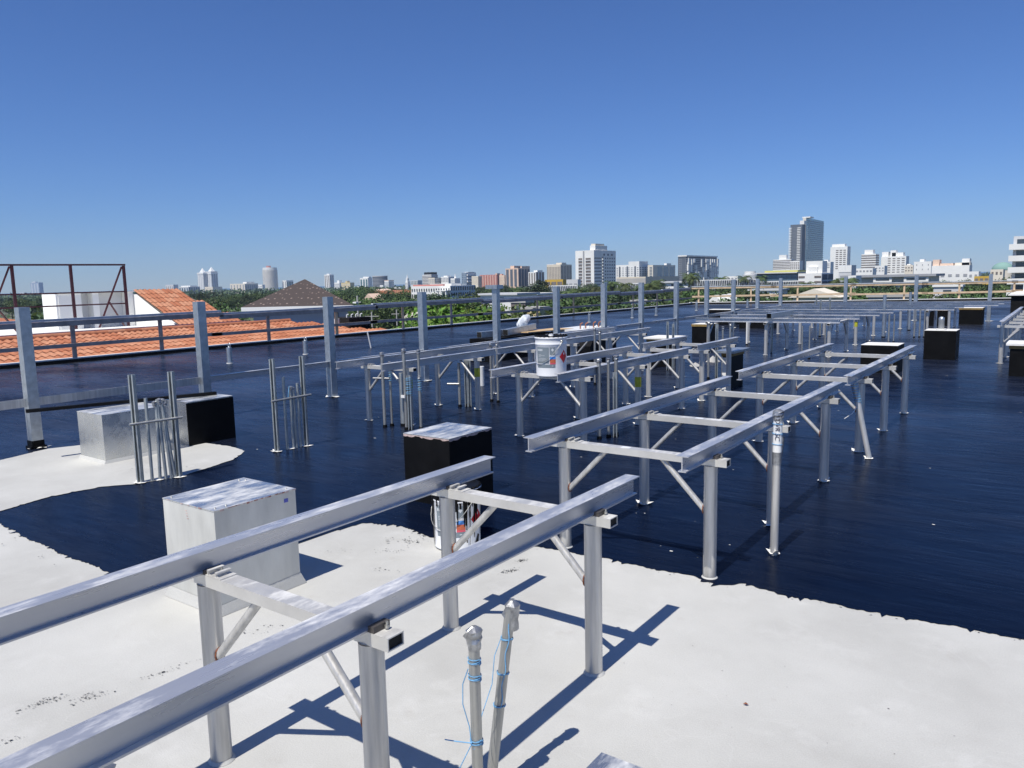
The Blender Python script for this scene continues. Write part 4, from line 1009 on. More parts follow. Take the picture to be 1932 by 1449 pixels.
# dark machine on the kerb side
ac = thing('condenser_unit', 'black slatted condenser unit beyond the left roof edge', 'air conditioner', (-19.6, 17.9, -.3))
part('casing', MB().box(-20.0, -19.0, 17.32, 18.25, -.35, .52), 'void', ac)
for k in range(9): part('slat', MB().box(-18.998, -18.985, 17.36 + k * .1, 17.40 + k * .1, -.2, .46), 'tar_matte', ac)
for k in range(4): part('white_pipe', MB().path([(-19.3, 17.5 + k * .2, .521), (-19.3, 17.5 + k * .2, .60), (-19.3, 17.58 + k * .2, .62)], .02), 'white_plastic', ac)
part('drum', MB().cyl((-19.35, 17.1, -.35), (-19.35, 17.1, .50), .10, n=12), 'pale_grey', ac)
# low flat roof next door, under the condenser
single('flat_roof_annex', MB().box(-24.5, -18.6, 18.4, 22.0, GZ, -.30), 'concrete', 'low pale flat-roofed annex beyond the left roof edge', 'building', (-22, 24, GZ))

# ================================================================== CITY
def bbox(xl, xc, xr, yt, d):
    p = far(xc, 525, d); zt = far(xc, yt, d).z
    return ony(xl, 525, p.y).x, p.x, p.y, (onx(xr, 525, p.x).y if xr > xc else p.y + (p.x - ony(xl, 525, p.y).x) * .6), zt
def zpix(px, py, d): return far(px, py, d).z
class Bld:
    def __init__(s, name, label, xl, xc, xr, yt, d, mat, cat='building', group=None, deep=None, base=GZ):
        s.x0, s.x1, s.y0, s.y1, s.zt = bbox(xl, xc, xr, yt, d); s.d = d; s.px = xc
        if deep: s.y1 = s.y0 + deep
        s.y1 = max(s.y1, s.y0 + 4); s.base = base
        s.root = thing(name, label, cat, ((s.x0 + s.x1) / 2, (s.y0 + s.y1) / 2, base), 0, group)
        part('wall', MB().box(s.x0, s.x1, s.y0, s.y1, base, s.zt), mat, s.root)
    def z(s, py): return zpix(s.px, py, s.d)
    def roofbox(s, fx0, fx1, py, mat='white_stucco', fy0=.2, fy1=.8, name='penthouse'):
        w, l = s.x1 - s.x0, s.y1 - s.y0
        part(name, MB().box(s.x0 + w * fx0, s.x0 + w * fx1, s.y0 + l * fy0, s.y0 + l * fy1, s.zt + .01, s.z(py)), mat, s.root); return s
    def front(s, mat, cols, zr, fx=(0, 1), wf=.6, hf=.6, rows=8, name='window', out=.15):
        z0, z1 = s.z(zr[1]), s.z(zr[0]); w = (s.x1 - s.x0) * (fx[1] - fx[0]) / cols; h = (z1 - z0) / rows
        me = MB().box(-w * wf / 2, w * wf / 2, -out, 0.02, -h * hf / 2, h * hf / 2).mesh(name, mat)
        for i in range(cols):
            for j in range(rows):
                link(name, me, s.root, (s.x0 + (s.x1 - s.x0) * fx[0] + (i + .5) * w - s.root.location.x, s.y0 - s.root.location.y, z0 + (j + .5) * h - s.base))
        return s
    def side(s, mat, cols, zr, fy=(0, 1), wf=.6, hf=.6, rows=8, name='window', out=.15):
        z0, z1 = s.z(zr[1]), s.z(zr[0]); w = (s.y1 - s.y0) * (fy[1] - fy[0]) / cols; h = (z1 - z0) / rows
        me = MB().box(-.02, out, -w * wf / 2, w * wf / 2, -h * hf / 2, h * hf / 2).mesh(name, mat)
        for i in range(cols):
            for j in range(rows):
                link(name, me, s.root, (s.x1 - s.root.location.x, s.y0 + (s.y1 - s.y0) * fy[0] + (i + .5) * w - s.root.location.y, z0 + (j + .5) * h - s.base))
        return s
    def bands(s, mat, zr, rows, hf=.5, out=.4, fx=(0, 1), name='floor_band'):
        z0, z1 = s.z(zr[1]), s.z(zr[0]); h = (z1 - z0) / rows; w = s.x1 - s.x0
        X0, X1 = s.x0 + w * fx[0] - (out if fx[0] == 0 else 0), s.x0 + w * fx[1] + (out if fx[1] == 1 else 0)
        me = MB().box(X0 - s.root.location.x, X1 - s.root.location.x, s.y0 - out - s.root.location.y, (s.y1 + out if fx[1] == 1 else s.y0 + .02) - s.root.location.y, -h * hf / 2, h * hf / 2).mesh(name, mat)
        for j in range(rows): link(name, me, s.root, (0, 0, z0 + (j + .5) * h - s.base))
        return s
    def strips(s, mat, cols, zr, fx=(0, 1), wf=.5, out=.3, name='window_strip'): return s.front(mat, cols, zr, fx, wf, 1.0, 1, name, out)
B = Bld
# far left, hazy
b = B('office_tower', 'hazy glass tower seen through the red frame', 56, 72, 80, 533, 3600, 'far_blue', 'tower'); b.roofbox(.1, .5, 531, 'pale_grey').strips('pale_grey', 3, (535, 556), wf=.3)
for i, (a, c, e, y, mt) in enumerate(((34, 44, 48, 552, 'pale_grey'), (48, 60, 64, 555, 'white_stucco'), (66, 82, 86, 557, 'far_blue'), (88, 100, 106, 556, 'pale_grey'))):
    B('far_block', ('leftmost', 'second', 'third', 'rightmost')[i] + ' low hazy block at the foot of the hazy glass tower', a, c, e, y, 3300, mt, 'building', 'hazy far blocks').strips('white_stucco', 4, (y + 2, y + 9), wf=.35)
B('apartment_block', 'grey flat block just left of the twin pyramid towers', 311, 326, 335, 537, 1900, 'pale_grey').strips('mid_grey', 4, (540, 552), wf=.4)
b = B('apartment_block', 'white and blue block at the foot of the twin pyramid towers', 336, 354, 376, 541, 1900, 'pale_grey'); b.roofbox(0, .95, 539).side('blue_glass', 5, (542, 556), rows=1, hf=.9, wf=.7, name='window_strip').strips('blue_glass', 4, (543, 556), wf=.5)
for i, (a, c, e, y, ya) in enumerate(((373, 384, 393, 514, 505), (389, 399, 411, 512, 503))):
    b = B('pyramid_tower', ('left', 'right')[i] + ' of the twin towers with pale pyramid tops', a, c, e, y, 3000, 'pale_grey', 'tower', 'twin pyramid towers')
    b.strips('white_stucco', 3, (516, 552), wf=.35, out=1.2).side('mid_grey', 3, (516, 552), rows=1, hf=1, wf=.6, name='window_strip')
    cx, cy, wz = (b.x0 + b.x1) / 2, (b.y0 + b.y1) / 2, b.z(ya)
    part('cornice', MB().box(b.x0 - 1.5, b.x1 + 1.5, b.y0 - 1.5, b.y1 + 1.5, b.z(517), b.z(515)), 'white_stucco', b.root)
    k = .62; hx, hy = (b.x1 - b.x0) / 2 * k, (b.y1 - b.y0) / 2 * k
    part('pyramid', MB().add([(cx - hx, cy - hy, b.zt), (cx + hx, cy - hy, b.zt), (cx + hx, cy + hy, b.zt), (cx - hx, cy + hy, b.zt), (cx, cy, wz)], [(0, 1, 4), (1, 2, 4), (2, 3, 4), (3, 0, 4), (0, 3, 2, 1)]), 'white_stucco', b.root)
B('apartment_block', 'low peach block in front of the twin pyramid towers', 385, 400, 418, 541, 2100, 'cream_stucco').strips('beige', 5, (543, 551), wf=.5)
b = B('apartment_block', 'wide cream and grey slab left of the round tower', 433, 461, 486, 535, 2000, 'cream_stucco'); b.strips('mid_grey', 5, (537, 552), wf=.35).side('mid_grey', 6, (537, 552), rows=1, hf=.9, wf=.75, name='window_strip').roofbox(.7, .95, 532)
B('apartment_block', 'small white block at the foot of the round tower', 486, 494, 499, 537, 1900, 'white_stucco').front('mid_grey', 3, (539, 549), rows=3)
# round tower
p = far(510, 525, 2200); rt = thing('round_tower', 'round pale tower with a white crown and red mast base', 'tower', (p.x, p.y, GZ)); r0 = 13.5 * 2200 / FPX
part('wall', MB().cyl((p.x, p.y, GZ), (p.x, p.y, zpix(510, 509, 2200)), r0, n=28), 'pale_grey', rt)
for k in range(18): z = zpix(510, 548 - k * 2.15, 2200); part('floor_band', MB().cyl((p.x, p.y, z), (p.x, p.y, z + 1.2), r0 + .5, n=28), 'cream_stucco', rt)
part('crown', MB().cyl((p.x, p.y, zpix(510, 508.9, 2200)), (p.x, p.y, zpix(510, 505, 2200)), r0 * .96, n=28), 'white_stucco', rt)
part('mast_base', MB().cyl((p.x - 5, p.y, zpix(510, 504.9, 2200)), (p.x - 5, p.y, zpix(510, 501.5, 2200)), r0 * .32, n=12), 'rose', rt)
b = B('apartment_block', 'white and glass block between round tower and brown roof', 532, 540, 553, 529, 2200, 'white_stucco'); b.side('sea_glass', 3, (531, 545), rows=1, hf=.9, wf=.8, name='window_strip').strips('mid_grey', 2, (531, 545), wf=.4)
b = B('office_tower', 'slender white ribbed tower right of the brown hip roof', 612, 622, 630, 518, 2200, 'white_stucco', 'tower'); b.strips('shade_brown', 3, (520, 543), wf=.4).side('mid_grey', 2, (520, 543), rows=1, hf=1, wf=.6, name='window_strip').roofbox(.3, .8, 516.5)
b = B('apartment_block', 'white stepped block right of the slender ribbed tower', 630, 640, 648, 533, 1900, 'white_stucco'); b.roofbox(.4, .8, 529).front('mid_grey', 4, (535, 547), rows=4)
b = B('apartment_block', 'pale yellow hotel block right of the slender ribbed tower', 643, 660, 668, 533, 1850, 'pale_yellow'); b.roofbox(.4, .6, 530, 'pale_yellow').front('beige', 5, (535, 545), rows=3)
B('far_block', 'long low white block left of the curved dark hotel', 662, 676, 682, 540, 1700, 'white_stucco').front('mid_grey', 5, (541, 546), rows=2)
b = B('hotel_block', 'white and glass wing beside the curved dark hotel', 679, 694, 702, 524, 1650, 'white_stucco'); b.strips('sea_glass', 3, (527, 545), wf=.6).roofbox(.3, 1, 522)
p = far(713, 525, 1560); cv = thing('curved_hotel', 'curved dark glass hotel with pale roof rim', 'building', (p.x, p.y, GZ)); r0 = 14 * 1560 / FPX
part('wall', MB().cyl((p.x, p.y + 6, GZ), (p.x, p.y + 6, zpix(713, 522, 1560)), r0, n=30), 'slate', cv)
for k in range(9): z = zpix(713, 546 - k * 2.6, 1560); part('floor_band', MB().cyl((p.x, p.y + 6, z), (p.x, p.y + 6, z + 1.1), r0 + .4, n=30), 'mid_grey', cv)
part('rim', MB().cyl((p.x, p.y + 6, zpix(713, 521.9, 1560)), (p.x, p.y + 6, zpix(713, 520.5, 1560)), r0 + 1, n=30), 'pale_grey', cv)
b = B('apartment_block', 'white block with pink roof trim right of the curved hotel', 725, 733, 743, 530, 1500, 'white_stucco'); b.roofbox(0, 1, 528.5, 'peach', 0, 1, 'roof_trim').front('blue_glass', 4, (532, 547), rows=6).side('blue_glass', 4, (532, 547), rows=6)
B('far_block', 'low white cluster right of the pink trimmed block', 716, 722, 726, 538, 1500, 'white_stucco').front('mid_grey', 2, (540, 546), rows=2)
B('far_block', 'low long white terrace left of the white spire', 743, 757, 766, 542, 1500, 'white_stucco').front('mid_grey', 6, (543, 547), rows=1)
b = B('spire_tower', 'white tower with a pointed spire left of the white mansion block', 764, 769, 773, 531, 1100, 'white_stucco', 'tower'); p_ = ((b.x0 + b.x1) / 2, (b.y0 + b.y1) / 2)
part('belfry', MB().box(p_[0] - 1.6, p_[0] + 1.6, p_[1] - 1.6, p_[1] + 1.6, b.zt, b.z(525)), 'white_stucco', b.root); part('spire', MB().cyl((*p_, b.z(525)), (*p_, b.z(517)), 1.2, .1, n=8), 'white_stucco', b.root); b.front('mid_grey', 2, (533, 547), rows=5)
B('apartment_block', 'pale glazed block right of the white spire', 774, 788, 796, 529, 1150, 'pale_grey').front('sea_glass', 5, (530, 537), rows=2)
b = B('hotel_block', 'banded white hotel with a black top floor', 797, 814, 826, 518, 1100, 'white_stucco'); b.bands('shade_brown', (519, 538), 7, .45, .2); b.roofbox(.2, 1.0, 513.5, 'void', 0, .9)
b = B('apartment_block', 'cream gabled block in front of the banded hotel', 808, 820, 832, 524, 1000, 'cream_stucco'); b.front('mid_grey', 4, (526, 537), rows=3).side('mid_grey', 4, (526, 537), rows=3)
b = B('apartment_block', 'stepped white deco block left of the small spire', 832, 846, 858, 522, 1000, 'white_stucco'); b.roofbox(.2, .7, 520).front('mid_grey', 5, (524, 532), rows=3).side('blue_glass', 4, (524, 532), rows=3)
b = B('spire_tower', 'white deco hotel with a small spire behind the mansion block', 850, 858, 868, 525, 980, 'white_stucco', 'tower'); p_ = ((b.x0 + b.x1) / 2, (b.y0 + b.y1) / 2); part('spire', MB().cyl((*p_, b.zt), (*p_, b.z(517)), 1.5, .3, n=8), 'white_stucco', b.root); b.front('mid_grey', 3, (527, 536), rows=3)
b = B('office_tower', 'grey glass and white modern block left of the rose block', 871, 880, 898, 514, 1000, 'far_blue'); b.roofbox(.2, 1, 513).side('white_stucco', 1, (516, 534), rows=3, hf=.5, wf=.9, name='balcony', out=1.5).front('blue_glass', 3, (515, 535), rows=6)
B('hotel_block', 'cream banded block left of the rose block', 890, 902, 909, 521, 950, 'cream_stucco').bands('beige', (522, 538), 7, .4, .15)
b = B('hotel_block', 'rose red ribbed hotel slab', 905, 938, 945, 518, 960, 'rose'); b.strips('pink_stucco', 7, (519, 540), wf=.45, out=.8).roofbox(.9, 1.0, 515.5, 'peach', 0, .8)
B('hotel_block', 'peach gridded block right of the rose red slab', 942, 952, 957, 519, 940, 'peach').front('beige', 4, (521, 538), rows=6).roofbox(0, .4, 516.5, 'pink_stucco')
# white mansion block with arched windows
b = B('mansion_block', 'long white three storey building with a row of dark windows among the trees', 775, 849, 896, 539, 250, 'white_stucco')
b.front('window_glass', 16, (543, 550), rows=1, wf=.38, hf=.75).side('window_glass', 11, (540, 549), rows=1, wf=.45, hf=.8).side('window_glass', 11, (551, 560), rows=1, wf=.45, hf=.7).front('window_glass', 16, (553, 564), rows=1, wf=.5, hf=.7)
part('roof_edge', MB().box(b.x0, b.x1 - 4, b.y0 + 1, b.y0 + 2, b.zt, b.zt + .5), 'rose', b.root); b.roofbox(.35, .9, 535, 'white_stucco', .2, .6)
for fx in (.80, .90, 1.0): part('column', MB().box(b.x0 + (b.x1 - b.x0) * fx - .2, b.x0 + (b.x1 - b.x0) * fx + .2, b.y0 - 2.4, b.y0 - 2.0, GZ, b.z(549)), 'white_stucco', b.root)
part('porch_roof', MB().box(b.x0 + (b.x1 - b.x0) * .76, b.x1 + .3, b.y0 - 2.6, b.y0 - .02, b.z(549), b.z(547.5)), 'white_stucco', b.root)
b = B('condo_tower', 'condominium with dark glass bays and two penthouse blocks', 954, 978, 1000, 506, 900, 'peach', 'tower'); b.strips('slate', 3, (508, 540), (0, .95), .62).side('slate', 4, (508, 540), rows=1, hf=1, wf=.7, name='window_strip').roofbox(.2, .5, 501, 'peach').roofbox(.9, 1, 502, 'peach', .3, 1).roofbox(.55, .75, 503, 'slate')
b = B('condo_tower', 'white and dark striped block left of the beige tower', 997, 1011, 1027, 513, 880, 'white_stucco', 'tower'); b.strips('shade_brown', 3, (515, 540), wf=.45).side('shade_brown', 3, (514, 535), rows=1, hf=1, wf=.6, name='window_strip').roofbox(.5, 1, 510)
b = B('condo_tower', 'beige gridded tower with a bright roof edge', 1032, 1058, 1079, 499, 950, 'beige', 'tower'); b.front('shade_brown', 9, (503, 527), rows=11, wf=.6, hf=.55).side('shade_brown', 4, (502, 527), rows=11, wf=.7, hf=.5).roofbox(.6, 1, 495.5, 'cream_stucco', .1, .5).roofbox(0, .55, 498, 'white_stucco', 0, .2, 'parapet')
b = B('yellow_pavilion', 'low mustard yellow pavilion beneath the beige tower', 1028, 1062, 1066, 527, 470, 'yellow_stucco'); b.front('shade_brown', 3, (531, 538), rows=1, wf=.8, hf=.9)
B('flat_hall', 'grey flat hall roof left of the white balcony tower', 1064, 1090, 1094, 527, 520, 'pale_grey').front('mid_grey', 3, (533, 540), rows=1)
# white balcony tower
b = B('balcony_tower', 'tall white tower with stacked dark balconies', 1086, 1121, 1162, 472, 600, 'white_stucco', 'tower')
b.front('shade_brown', 1, (485, 546), (.16, .38), .9, .6, 10, 'balcony_recess').front('shade_brown', 1, (485, 546), (.54, .84), .9, .6, 10, 'balcony_recess')
b.strips('mid_grey', 1, (473, 546), (.42, .49), 1.0, .3, 'dark_shaft').front('pale_grey', 1, (488, 549), (.16, .38), .9, .28, 10, 'balcony_rail', .5).front('pale_grey', 1, (488, 549), (.54, .84), .9, .28, 10, 'balcony_rail', .5)
b.side('slate', 8, (484, 540), (.0, .34), .55, .42, 9).side('slate', 5, (484, 540), (.46, .98), .42, .42, 9).side('slate', 3, (477, 483), (.36, .9), .35, .6, 1)
b.side('white_stucco', 1, (486, 545), (.36, .42), 1, .45, 10, 'stair_panel', .8).side('void', 1, (484, 546), (.37, .415), .8, 1, 1, 'stair_slot', .2)
part('penthouse', MB().box(b.x1 - 5.2, b.x1 + .0 - .5, b.y0 + 3, b.y0 + 22, b.zt + .01, b.z(463)), 'white_stucco', b.root); part('plant_room', MB().box(b.x1 - 4.8, b.x1 - 1, b.y0 + 4, b.y0 + 18, b.z(463), b.z(459.5)), 'cream_stucco', b.root)
b = B('hotel_block', 'white hotel with stacked round-cornered bays right of the balcony tower', 1162, 1206, 1224, 499, 1000, 'white_stucco'); b.front('mid_grey', 8, (503, 521), rows=5, wf=.5, hf=.5).side('slate', 4, (503, 521), rows=5, wf=.5, hf=.5).roofbox(.55, 1, 493, 'white_stucco', 0, .9).strips('slate', 3, (502, 523), wf=.18)
b = B('condo_tower', 'cream slab with blue glass stripes right of the white hotel', 1222, 1232, 1274, 500, 1000, 'cream_stucco', 'tower'); b.side('blue_glass', 3, (503, 530), (.15, .98), .72, 1, 1, 'window_strip').front('blue_glass', 1, (503, 525), (.3, .9), .8, .5, 8).roofbox(.5, 1, 496.5, 'white_stucco', .6, .8)
B('convention_hall', 'long tan windowless hall wall under the white hotels', 1163, 1218, 1282, 522, 460, 'beige').front('concrete', 6, (524, 536), rows=1, wf=.96, hf=.9, name='wall_panel', out=.1)
# patchwork tower
b = B('patchwork_tower', 'dark slab with staggered white vertical fins', 1279, 1294, 1352, 484, 780, 'slate', 'tower')
rnd = random.Random(3)
b.side('mid_grey', 14, (487, 530), (.0, 1), .8, .5, 14, 'window').front('mid_grey', 2, (488, 530), (.1, .5), .6, .35, 12)
for k in range(13):
    y = 486 + rnd.uniform(0, 3)
    while y < 526:
        h_ = rnd.uniform(7, 15); f = (k + .5) / 13 + rnd.uniform(-.02, .02); yy = b.y0 + (b.y1 - b.y0) * f
        if rnd.random() < .72: part('white_fin', MB().box(b.x1 + .1, b.x1 + 1.8, yy, yy + (b.y1 - b.y0) * .045, b.z(min(530, y + h_)), b.z(y)), 'white_stucco', b.root)
        y += h_ + 1
part('roof_rim', MB().box(b.x0, b.x1 + 1, b.y0 - .5, b.y1, b.zt, b.z(481.5)), 'white_stucco', b.root)
b.bands('pale_grey', (486, 528), 12, .25, .35, (1.0, 1.0))
# halls with slanted white fins
def fin_hall(label, xl, xr, yt, yb, d, n):
    p0, p1 = far(xl, yt, d), far(xr, yt, d); zt, zb = far((xl + xr) / 2, yt, d).z, far((xl + xr) / 2, yb, d).z
    r_ = thing('fin_hall', label, 'hall', (p0.x, p0.y, GZ)); v = Vector((p1.x - p0.x, p1.y - p0.y, 0)); bk = Vector((-v.y, v.x, 0)).normalized() * 14
    q = [p0, p1, p1 + bk, p0 + bk]; part('wall', MB().prism([(a.x, a.y) for a in q], GZ, zt), 'slate', r_)
    part('roof_edge', MB().prism([(a.x, a.y) for a in [p0 - bk * .06, p1 - bk * .06, p1 + bk * .1, p0 + bk * .1]], zt + .01, zt + .5), 'white_stucco', r_)
    for k in range(n):
        a = p0 + v * ((k + .5) / n); a.z = zt; c = a + v / n * .55; c.z = zb
        part('fin', MB().bar(a - bk * .055, c - bk * .03, .30 * v.length / n, .5), 'white_stucco', r_)
fin_hall('hall with slanted white fins left of the yellow pavilion', 997, 1014, 539, 549, 400, 6)
fin_hall('hall with slanted white fins below the yellow pavilion', 1036, 1088, 540, 552, 400, 16)
fin_hall('hall with slanted white fins below the tan wall', 1163, 1212, 536, 549, 400, 16)
fin_hall('long hall with rows of white fins left of the dark glass hall', 1313, 1430, 529, 545, 380, 34)
fin_hall('hall with white fins under the dark glass hall', 1430, 1508, 532, 540, 360, 24)
B('far_block', 'white low roofs beyond the long fin hall', 1365, 1392, 1400, 521, 700, 'white_stucco').front('mid_grey', 4, (523, 527), rows=1)
p = far(1415, 516, 600); dr_ = thing('round_drum', 'white drum-shaped rooftop pavilion beside the dark glass hall', 'pavilion', (p.x, p.y, GZ))
part('wall', MB().cyl((p.x, p.y, GZ), (p.x, p.y, zpix(1415, 518, 600)), 5.5, n=20), 'pale_grey', dr_); part('rim', MB().cyl((p.x, p.y, zpix(1415, 518, 600)), (p.x, p.y, zpix(1415, 512, 600)), 4.2, n=20), 'white_stucco', dr_)
b = B('glass_hall', 'long dark glass hall with thin mullions', 1428, 1504, 1506, 515, 430, 'slate', deep=25); b.front('blue_glass', 8, (518, 533), rows=1, wf=.93, hf=1, name='pane')
part('roof_slab', MB().box(b.x0 - 3, b.x1 + .3, b.y0 - 2, b.y1, b.zt + .01, b.z(513)), 'pale_grey', b.root); part('planted_roof', MB().box(b.x0 + 4, b.x1, b.y0 + 1, b.y1 - 1, b.z(513), b.z(509.5)), 'lime_roof', b.root)
# tall glass tower
b = B('glass_tower', 'tallest tower, dark green glass with a pale spine', 1512, 1518, 1551, 412, 1300, 'sea_glass', 'tower'); b.side('far_blue', 1, (415, 505), (.08, 1), 1, .30, 24, 'floor_band', .8).strips('cream_stucco', 1, (412, 505), (0, 1), 1, .8, 'spine')
part('crown', MB().box(b.x0 - 2, b.x1 + 6, b.y0 + 2, b.y0 + 24, b.zt + .01, b.z(409.8)), 'white_stucco', b.root)
b = B('glass_tower', 'lower glass wing with white balconies in front of the tallest tower', 1489, 1511, 1514, 424, 1270, 'slate', 'tower', deep=20); b.front('white_stucco', 1, (429, 497), (-.08, .14), 1, .5, 22, 'balcony', 3.0).front('white_stucco', 1, (429, 497), (.62, .9), 1, .5, 22, 'balcony', 2.5).front('mid_grey', 1, (429, 497), (.16, .6), 1, .2, 26, 'floor_band', .3)
part('crown', MB().box(b.x0 + 14, b.x1 + 2, b.y0 + 3, b.y0 + 16, b.zt + .01, b.z(417)), 'white_stucco', b.root)
b = B('hotel_block', 'white banded hotel with a square penthouse left of the tallest tower', 1458, 1492, 1497, 489, 900, 'white_stucco'); b.bands('shade_brown', (490, 508), 6, .4, .2).roofbox(.3, .7, 480.5)
b = B('hotel_block', 'white wing at the foot of the tallest tower', 1490, 1508, 1514, 492, 880, 'white_stucco'); b.front('shade_brown', 5, (494, 508), rows=5)
b = B('white_villa_block', 'white block with dark side windows below the tallest tower', 1506, 1550, 1572, 515, 330, 'white_stucco'); b.front('shade_brown', 1, (517, 556), (.0, .3), .9, .35, 4).front('shade_brown', 1, (517, 556), (.68, 1), .9, .35, 4).side('slate', 2, (516, 556), rows=3, wf=.9, hf=.8)
part('stair_block', MB().box(b.x1 - 7, b.x1 - .3, b.y0 + 2, b.y0 + 10, b.zt + .01, b.z(492)), 'white_stucco', b.root); part('parapet', MB().box(b.x0 + 4, b.x1 - 2, b.y0 + 1, b.y0 + 12, b.zt + .02, b.z(503)), 'white_stucco', b.root)
b = B('condo_tower', 'white tower with window gaps right of the tallest tower', 1565, 1597, 1599, 465, 800, 'white_stucco', 'tower', deep=14); b.front('shade_brown', 3, (470, 508), (.3, .95), .7, .4, 10).roofbox(.05, .8, 460)
B('concrete_block', 'blank pale block between the two white towers', 1582, 1606, 1608, 500, 380, 'pale_grey', deep=10).front('white_stucco', 2, (501, 514), rows=1, wf=.95, hf=.9, name='wall_panel')
b = B('hotel_block', 'stepped white hotel with open dark floors', 1624, 1651, 1659, 479, 800, 'white_stucco', deep=16); b.bands('shade_brown', (480, 515), 8, .4, .2).roofbox(.15, .75, 471)
b = B('hotel_block', 'wide white hotel with scattered dark window slots', 1661, 1708, 1712, 483, 800, 'white_stucco', deep=18); b.front('shade_brown', 4, (485, 515), (.24, .98), .62, .35, 7).roofbox(0, .26, 474).roofbox(.34, .56, 471.5).roofbox(.4, .85, 476)
b = B('long_eave_hall', 'long building under a dark flat eave with white pop-out bays', 1598, 1757, 1760, 521, 300, 'pale_grey', deep=22)
part('eave', MB().box(b.x0 - 2, b.x1 + 2, b.y0 - 3, b.y1, b.zt + .01, b.z(516.5)), 'mid_grey', b.root)
for a, c in ((.34, .56), (.70, .98)): w_ = b.x1 - b.x0; part('pop_out_bay', MB().box(b.x0 + w_ * a, b.x0 + w_ * c, b.y0 - 2.4, b.y0 - .01, b.z(531), b.z(521.5)), 'white_stucco', b.root); part('window', MB().box(b.x0 + w_ * (a + .03), b.x0 + w_ * (c - .03), b.y0 - 2.5, b.y0 - 2.39, b.z(527.5), b.z(523.5)), 'window_glass', b.root)
b.front('slate', 8, (534, 548), rows=1, wf=.6, hf=.8)
b = B('white_villa_block', 'white pier block with a glazed corner left of the long eave hall', 1600, 1615, 1640, 520, 250, 'white_stucco', deep=8); b.front('window_glass', 1, (523, 530), (.6, 1), .9, .9, 1)
b = B('apartment_block', 'low white block tucked between the two banded white hotels', 1650, 1668, 1670, 501, 620, 'white_stucco', deep=12); b.front('mid_grey', 3, (503, 513), rows=2, wf=.5, hf=.4)
b = B('apartment_block', 'narrow cream block right of the wide white hotel', 1706, 1722, 1724, 500, 640, 'cream_stucco', deep=12); b.front('shade_brown', 3, (502, 513), rows=2, wf=.5, hf=.4).roofbox(.2, .6, 498)
b = B('apartment_block', 'long low white block in front of the stepped white hotel', 1607, 1646, 1648, 506, 520, 'white_stucco', deep=12); b.front('mid_grey', 6, (508, 514), rows=1, wf=.6, hf=.5)
b = B('apartment_block', 'small white stepped block left of the window-gap tower', 1551, 1566, 1568, 494, 600, 'white_stucco', deep=10); b.front('mid_grey', 2, (496, 506), rows=3, wf=.6, hf=.4).roofbox(.1, .6, 490)
b = B('apartment_block', 'plain white box building right of the wide white hotel', 1723, 1756, 1758, 493, 560, 'white_stucco', deep=14); b.roofbox(.3, .55, 488.5).front('mid_grey', 3, (495, 512), rows=2, wf=.15, hf=.3)
b = B('apartment_block', 'white terrace block with salmon chimneys at right', 1757, 1828, 1840, 500, 480, 'white_stucco', deep=16); b.roofbox(0, .18, 488, 'peach').roofbox(.2, .55, 495.5, 'peach').roofbox(.78, .98, 487.5).roofbox(.6, 1, 495, 'cream_stucco').front('mid_grey', 5, (514, 524), rows=1, wf=.5, hf=.5)
B('apartment_block', 'small white house block beside the yellow awning', 1826, 1846, 1848, 512, 420, 'white_stucco', deep=10).front('mid_grey', 2, (516, 524), rows=1, wf=.5, hf=.6)
B('yellow_pavilion', 'low yellow awning building near the last tall post', 1838, 1866, 1870, 521, 330, 'yellow_stucco', deep=8).front('shade_brown', 3, (524, 530), rows=1, wf=.7, hf=.7)
B('apartment_block', 'tan house block below the green dome', 1868, 1892, 1898, 508, 360, 'cream_stucco', deep=12).front('shade_brown', 3, (511, 519), rows=1, wf=.5, hf=.6)
p = far(1892, 505, 430); dmo = thing('dome_hall', 'hall with a pale green dome behind the tan house', 'hall', (p.x, p.y, GZ)); part('wall', MB().cyl((p.x, p.y, GZ), (p.x, p.y, zpix(1892, 509, 430)), 5.2, n=24), 'cream_stucco', dmo)
zd = zpix(1892, 509, 430); part('dome', MB().lathe([(5.4 * math.cos(a), 4.2 * math.sin(a)) for a in [k * math.pi / 16 for k in range(9)]], (p.x, p.y, zd), 24), 'teal_roof', dmo)
# banded building cut by the right edge
b = B('banded_apartments', 'grey apartment building with white curved balcony bands at right edge', 1908, 1990, 1992, 443, 150, 'pale_grey', deep=18)
for k in range(5):
    z = b.z(468 + k * 22); part('balcony', MB().box(b.x0 - .6, b.x1, b.y0 - 1.6, b.y0 - .01, z - .1, z + 1.0), 'white_stucco', b.root); part('window', MB().box(b.x0 + .6, b.x1, b.y0 - .12, b.y0 + .02, z + 1.02, z + 1.95), 'window_glass', b.root)
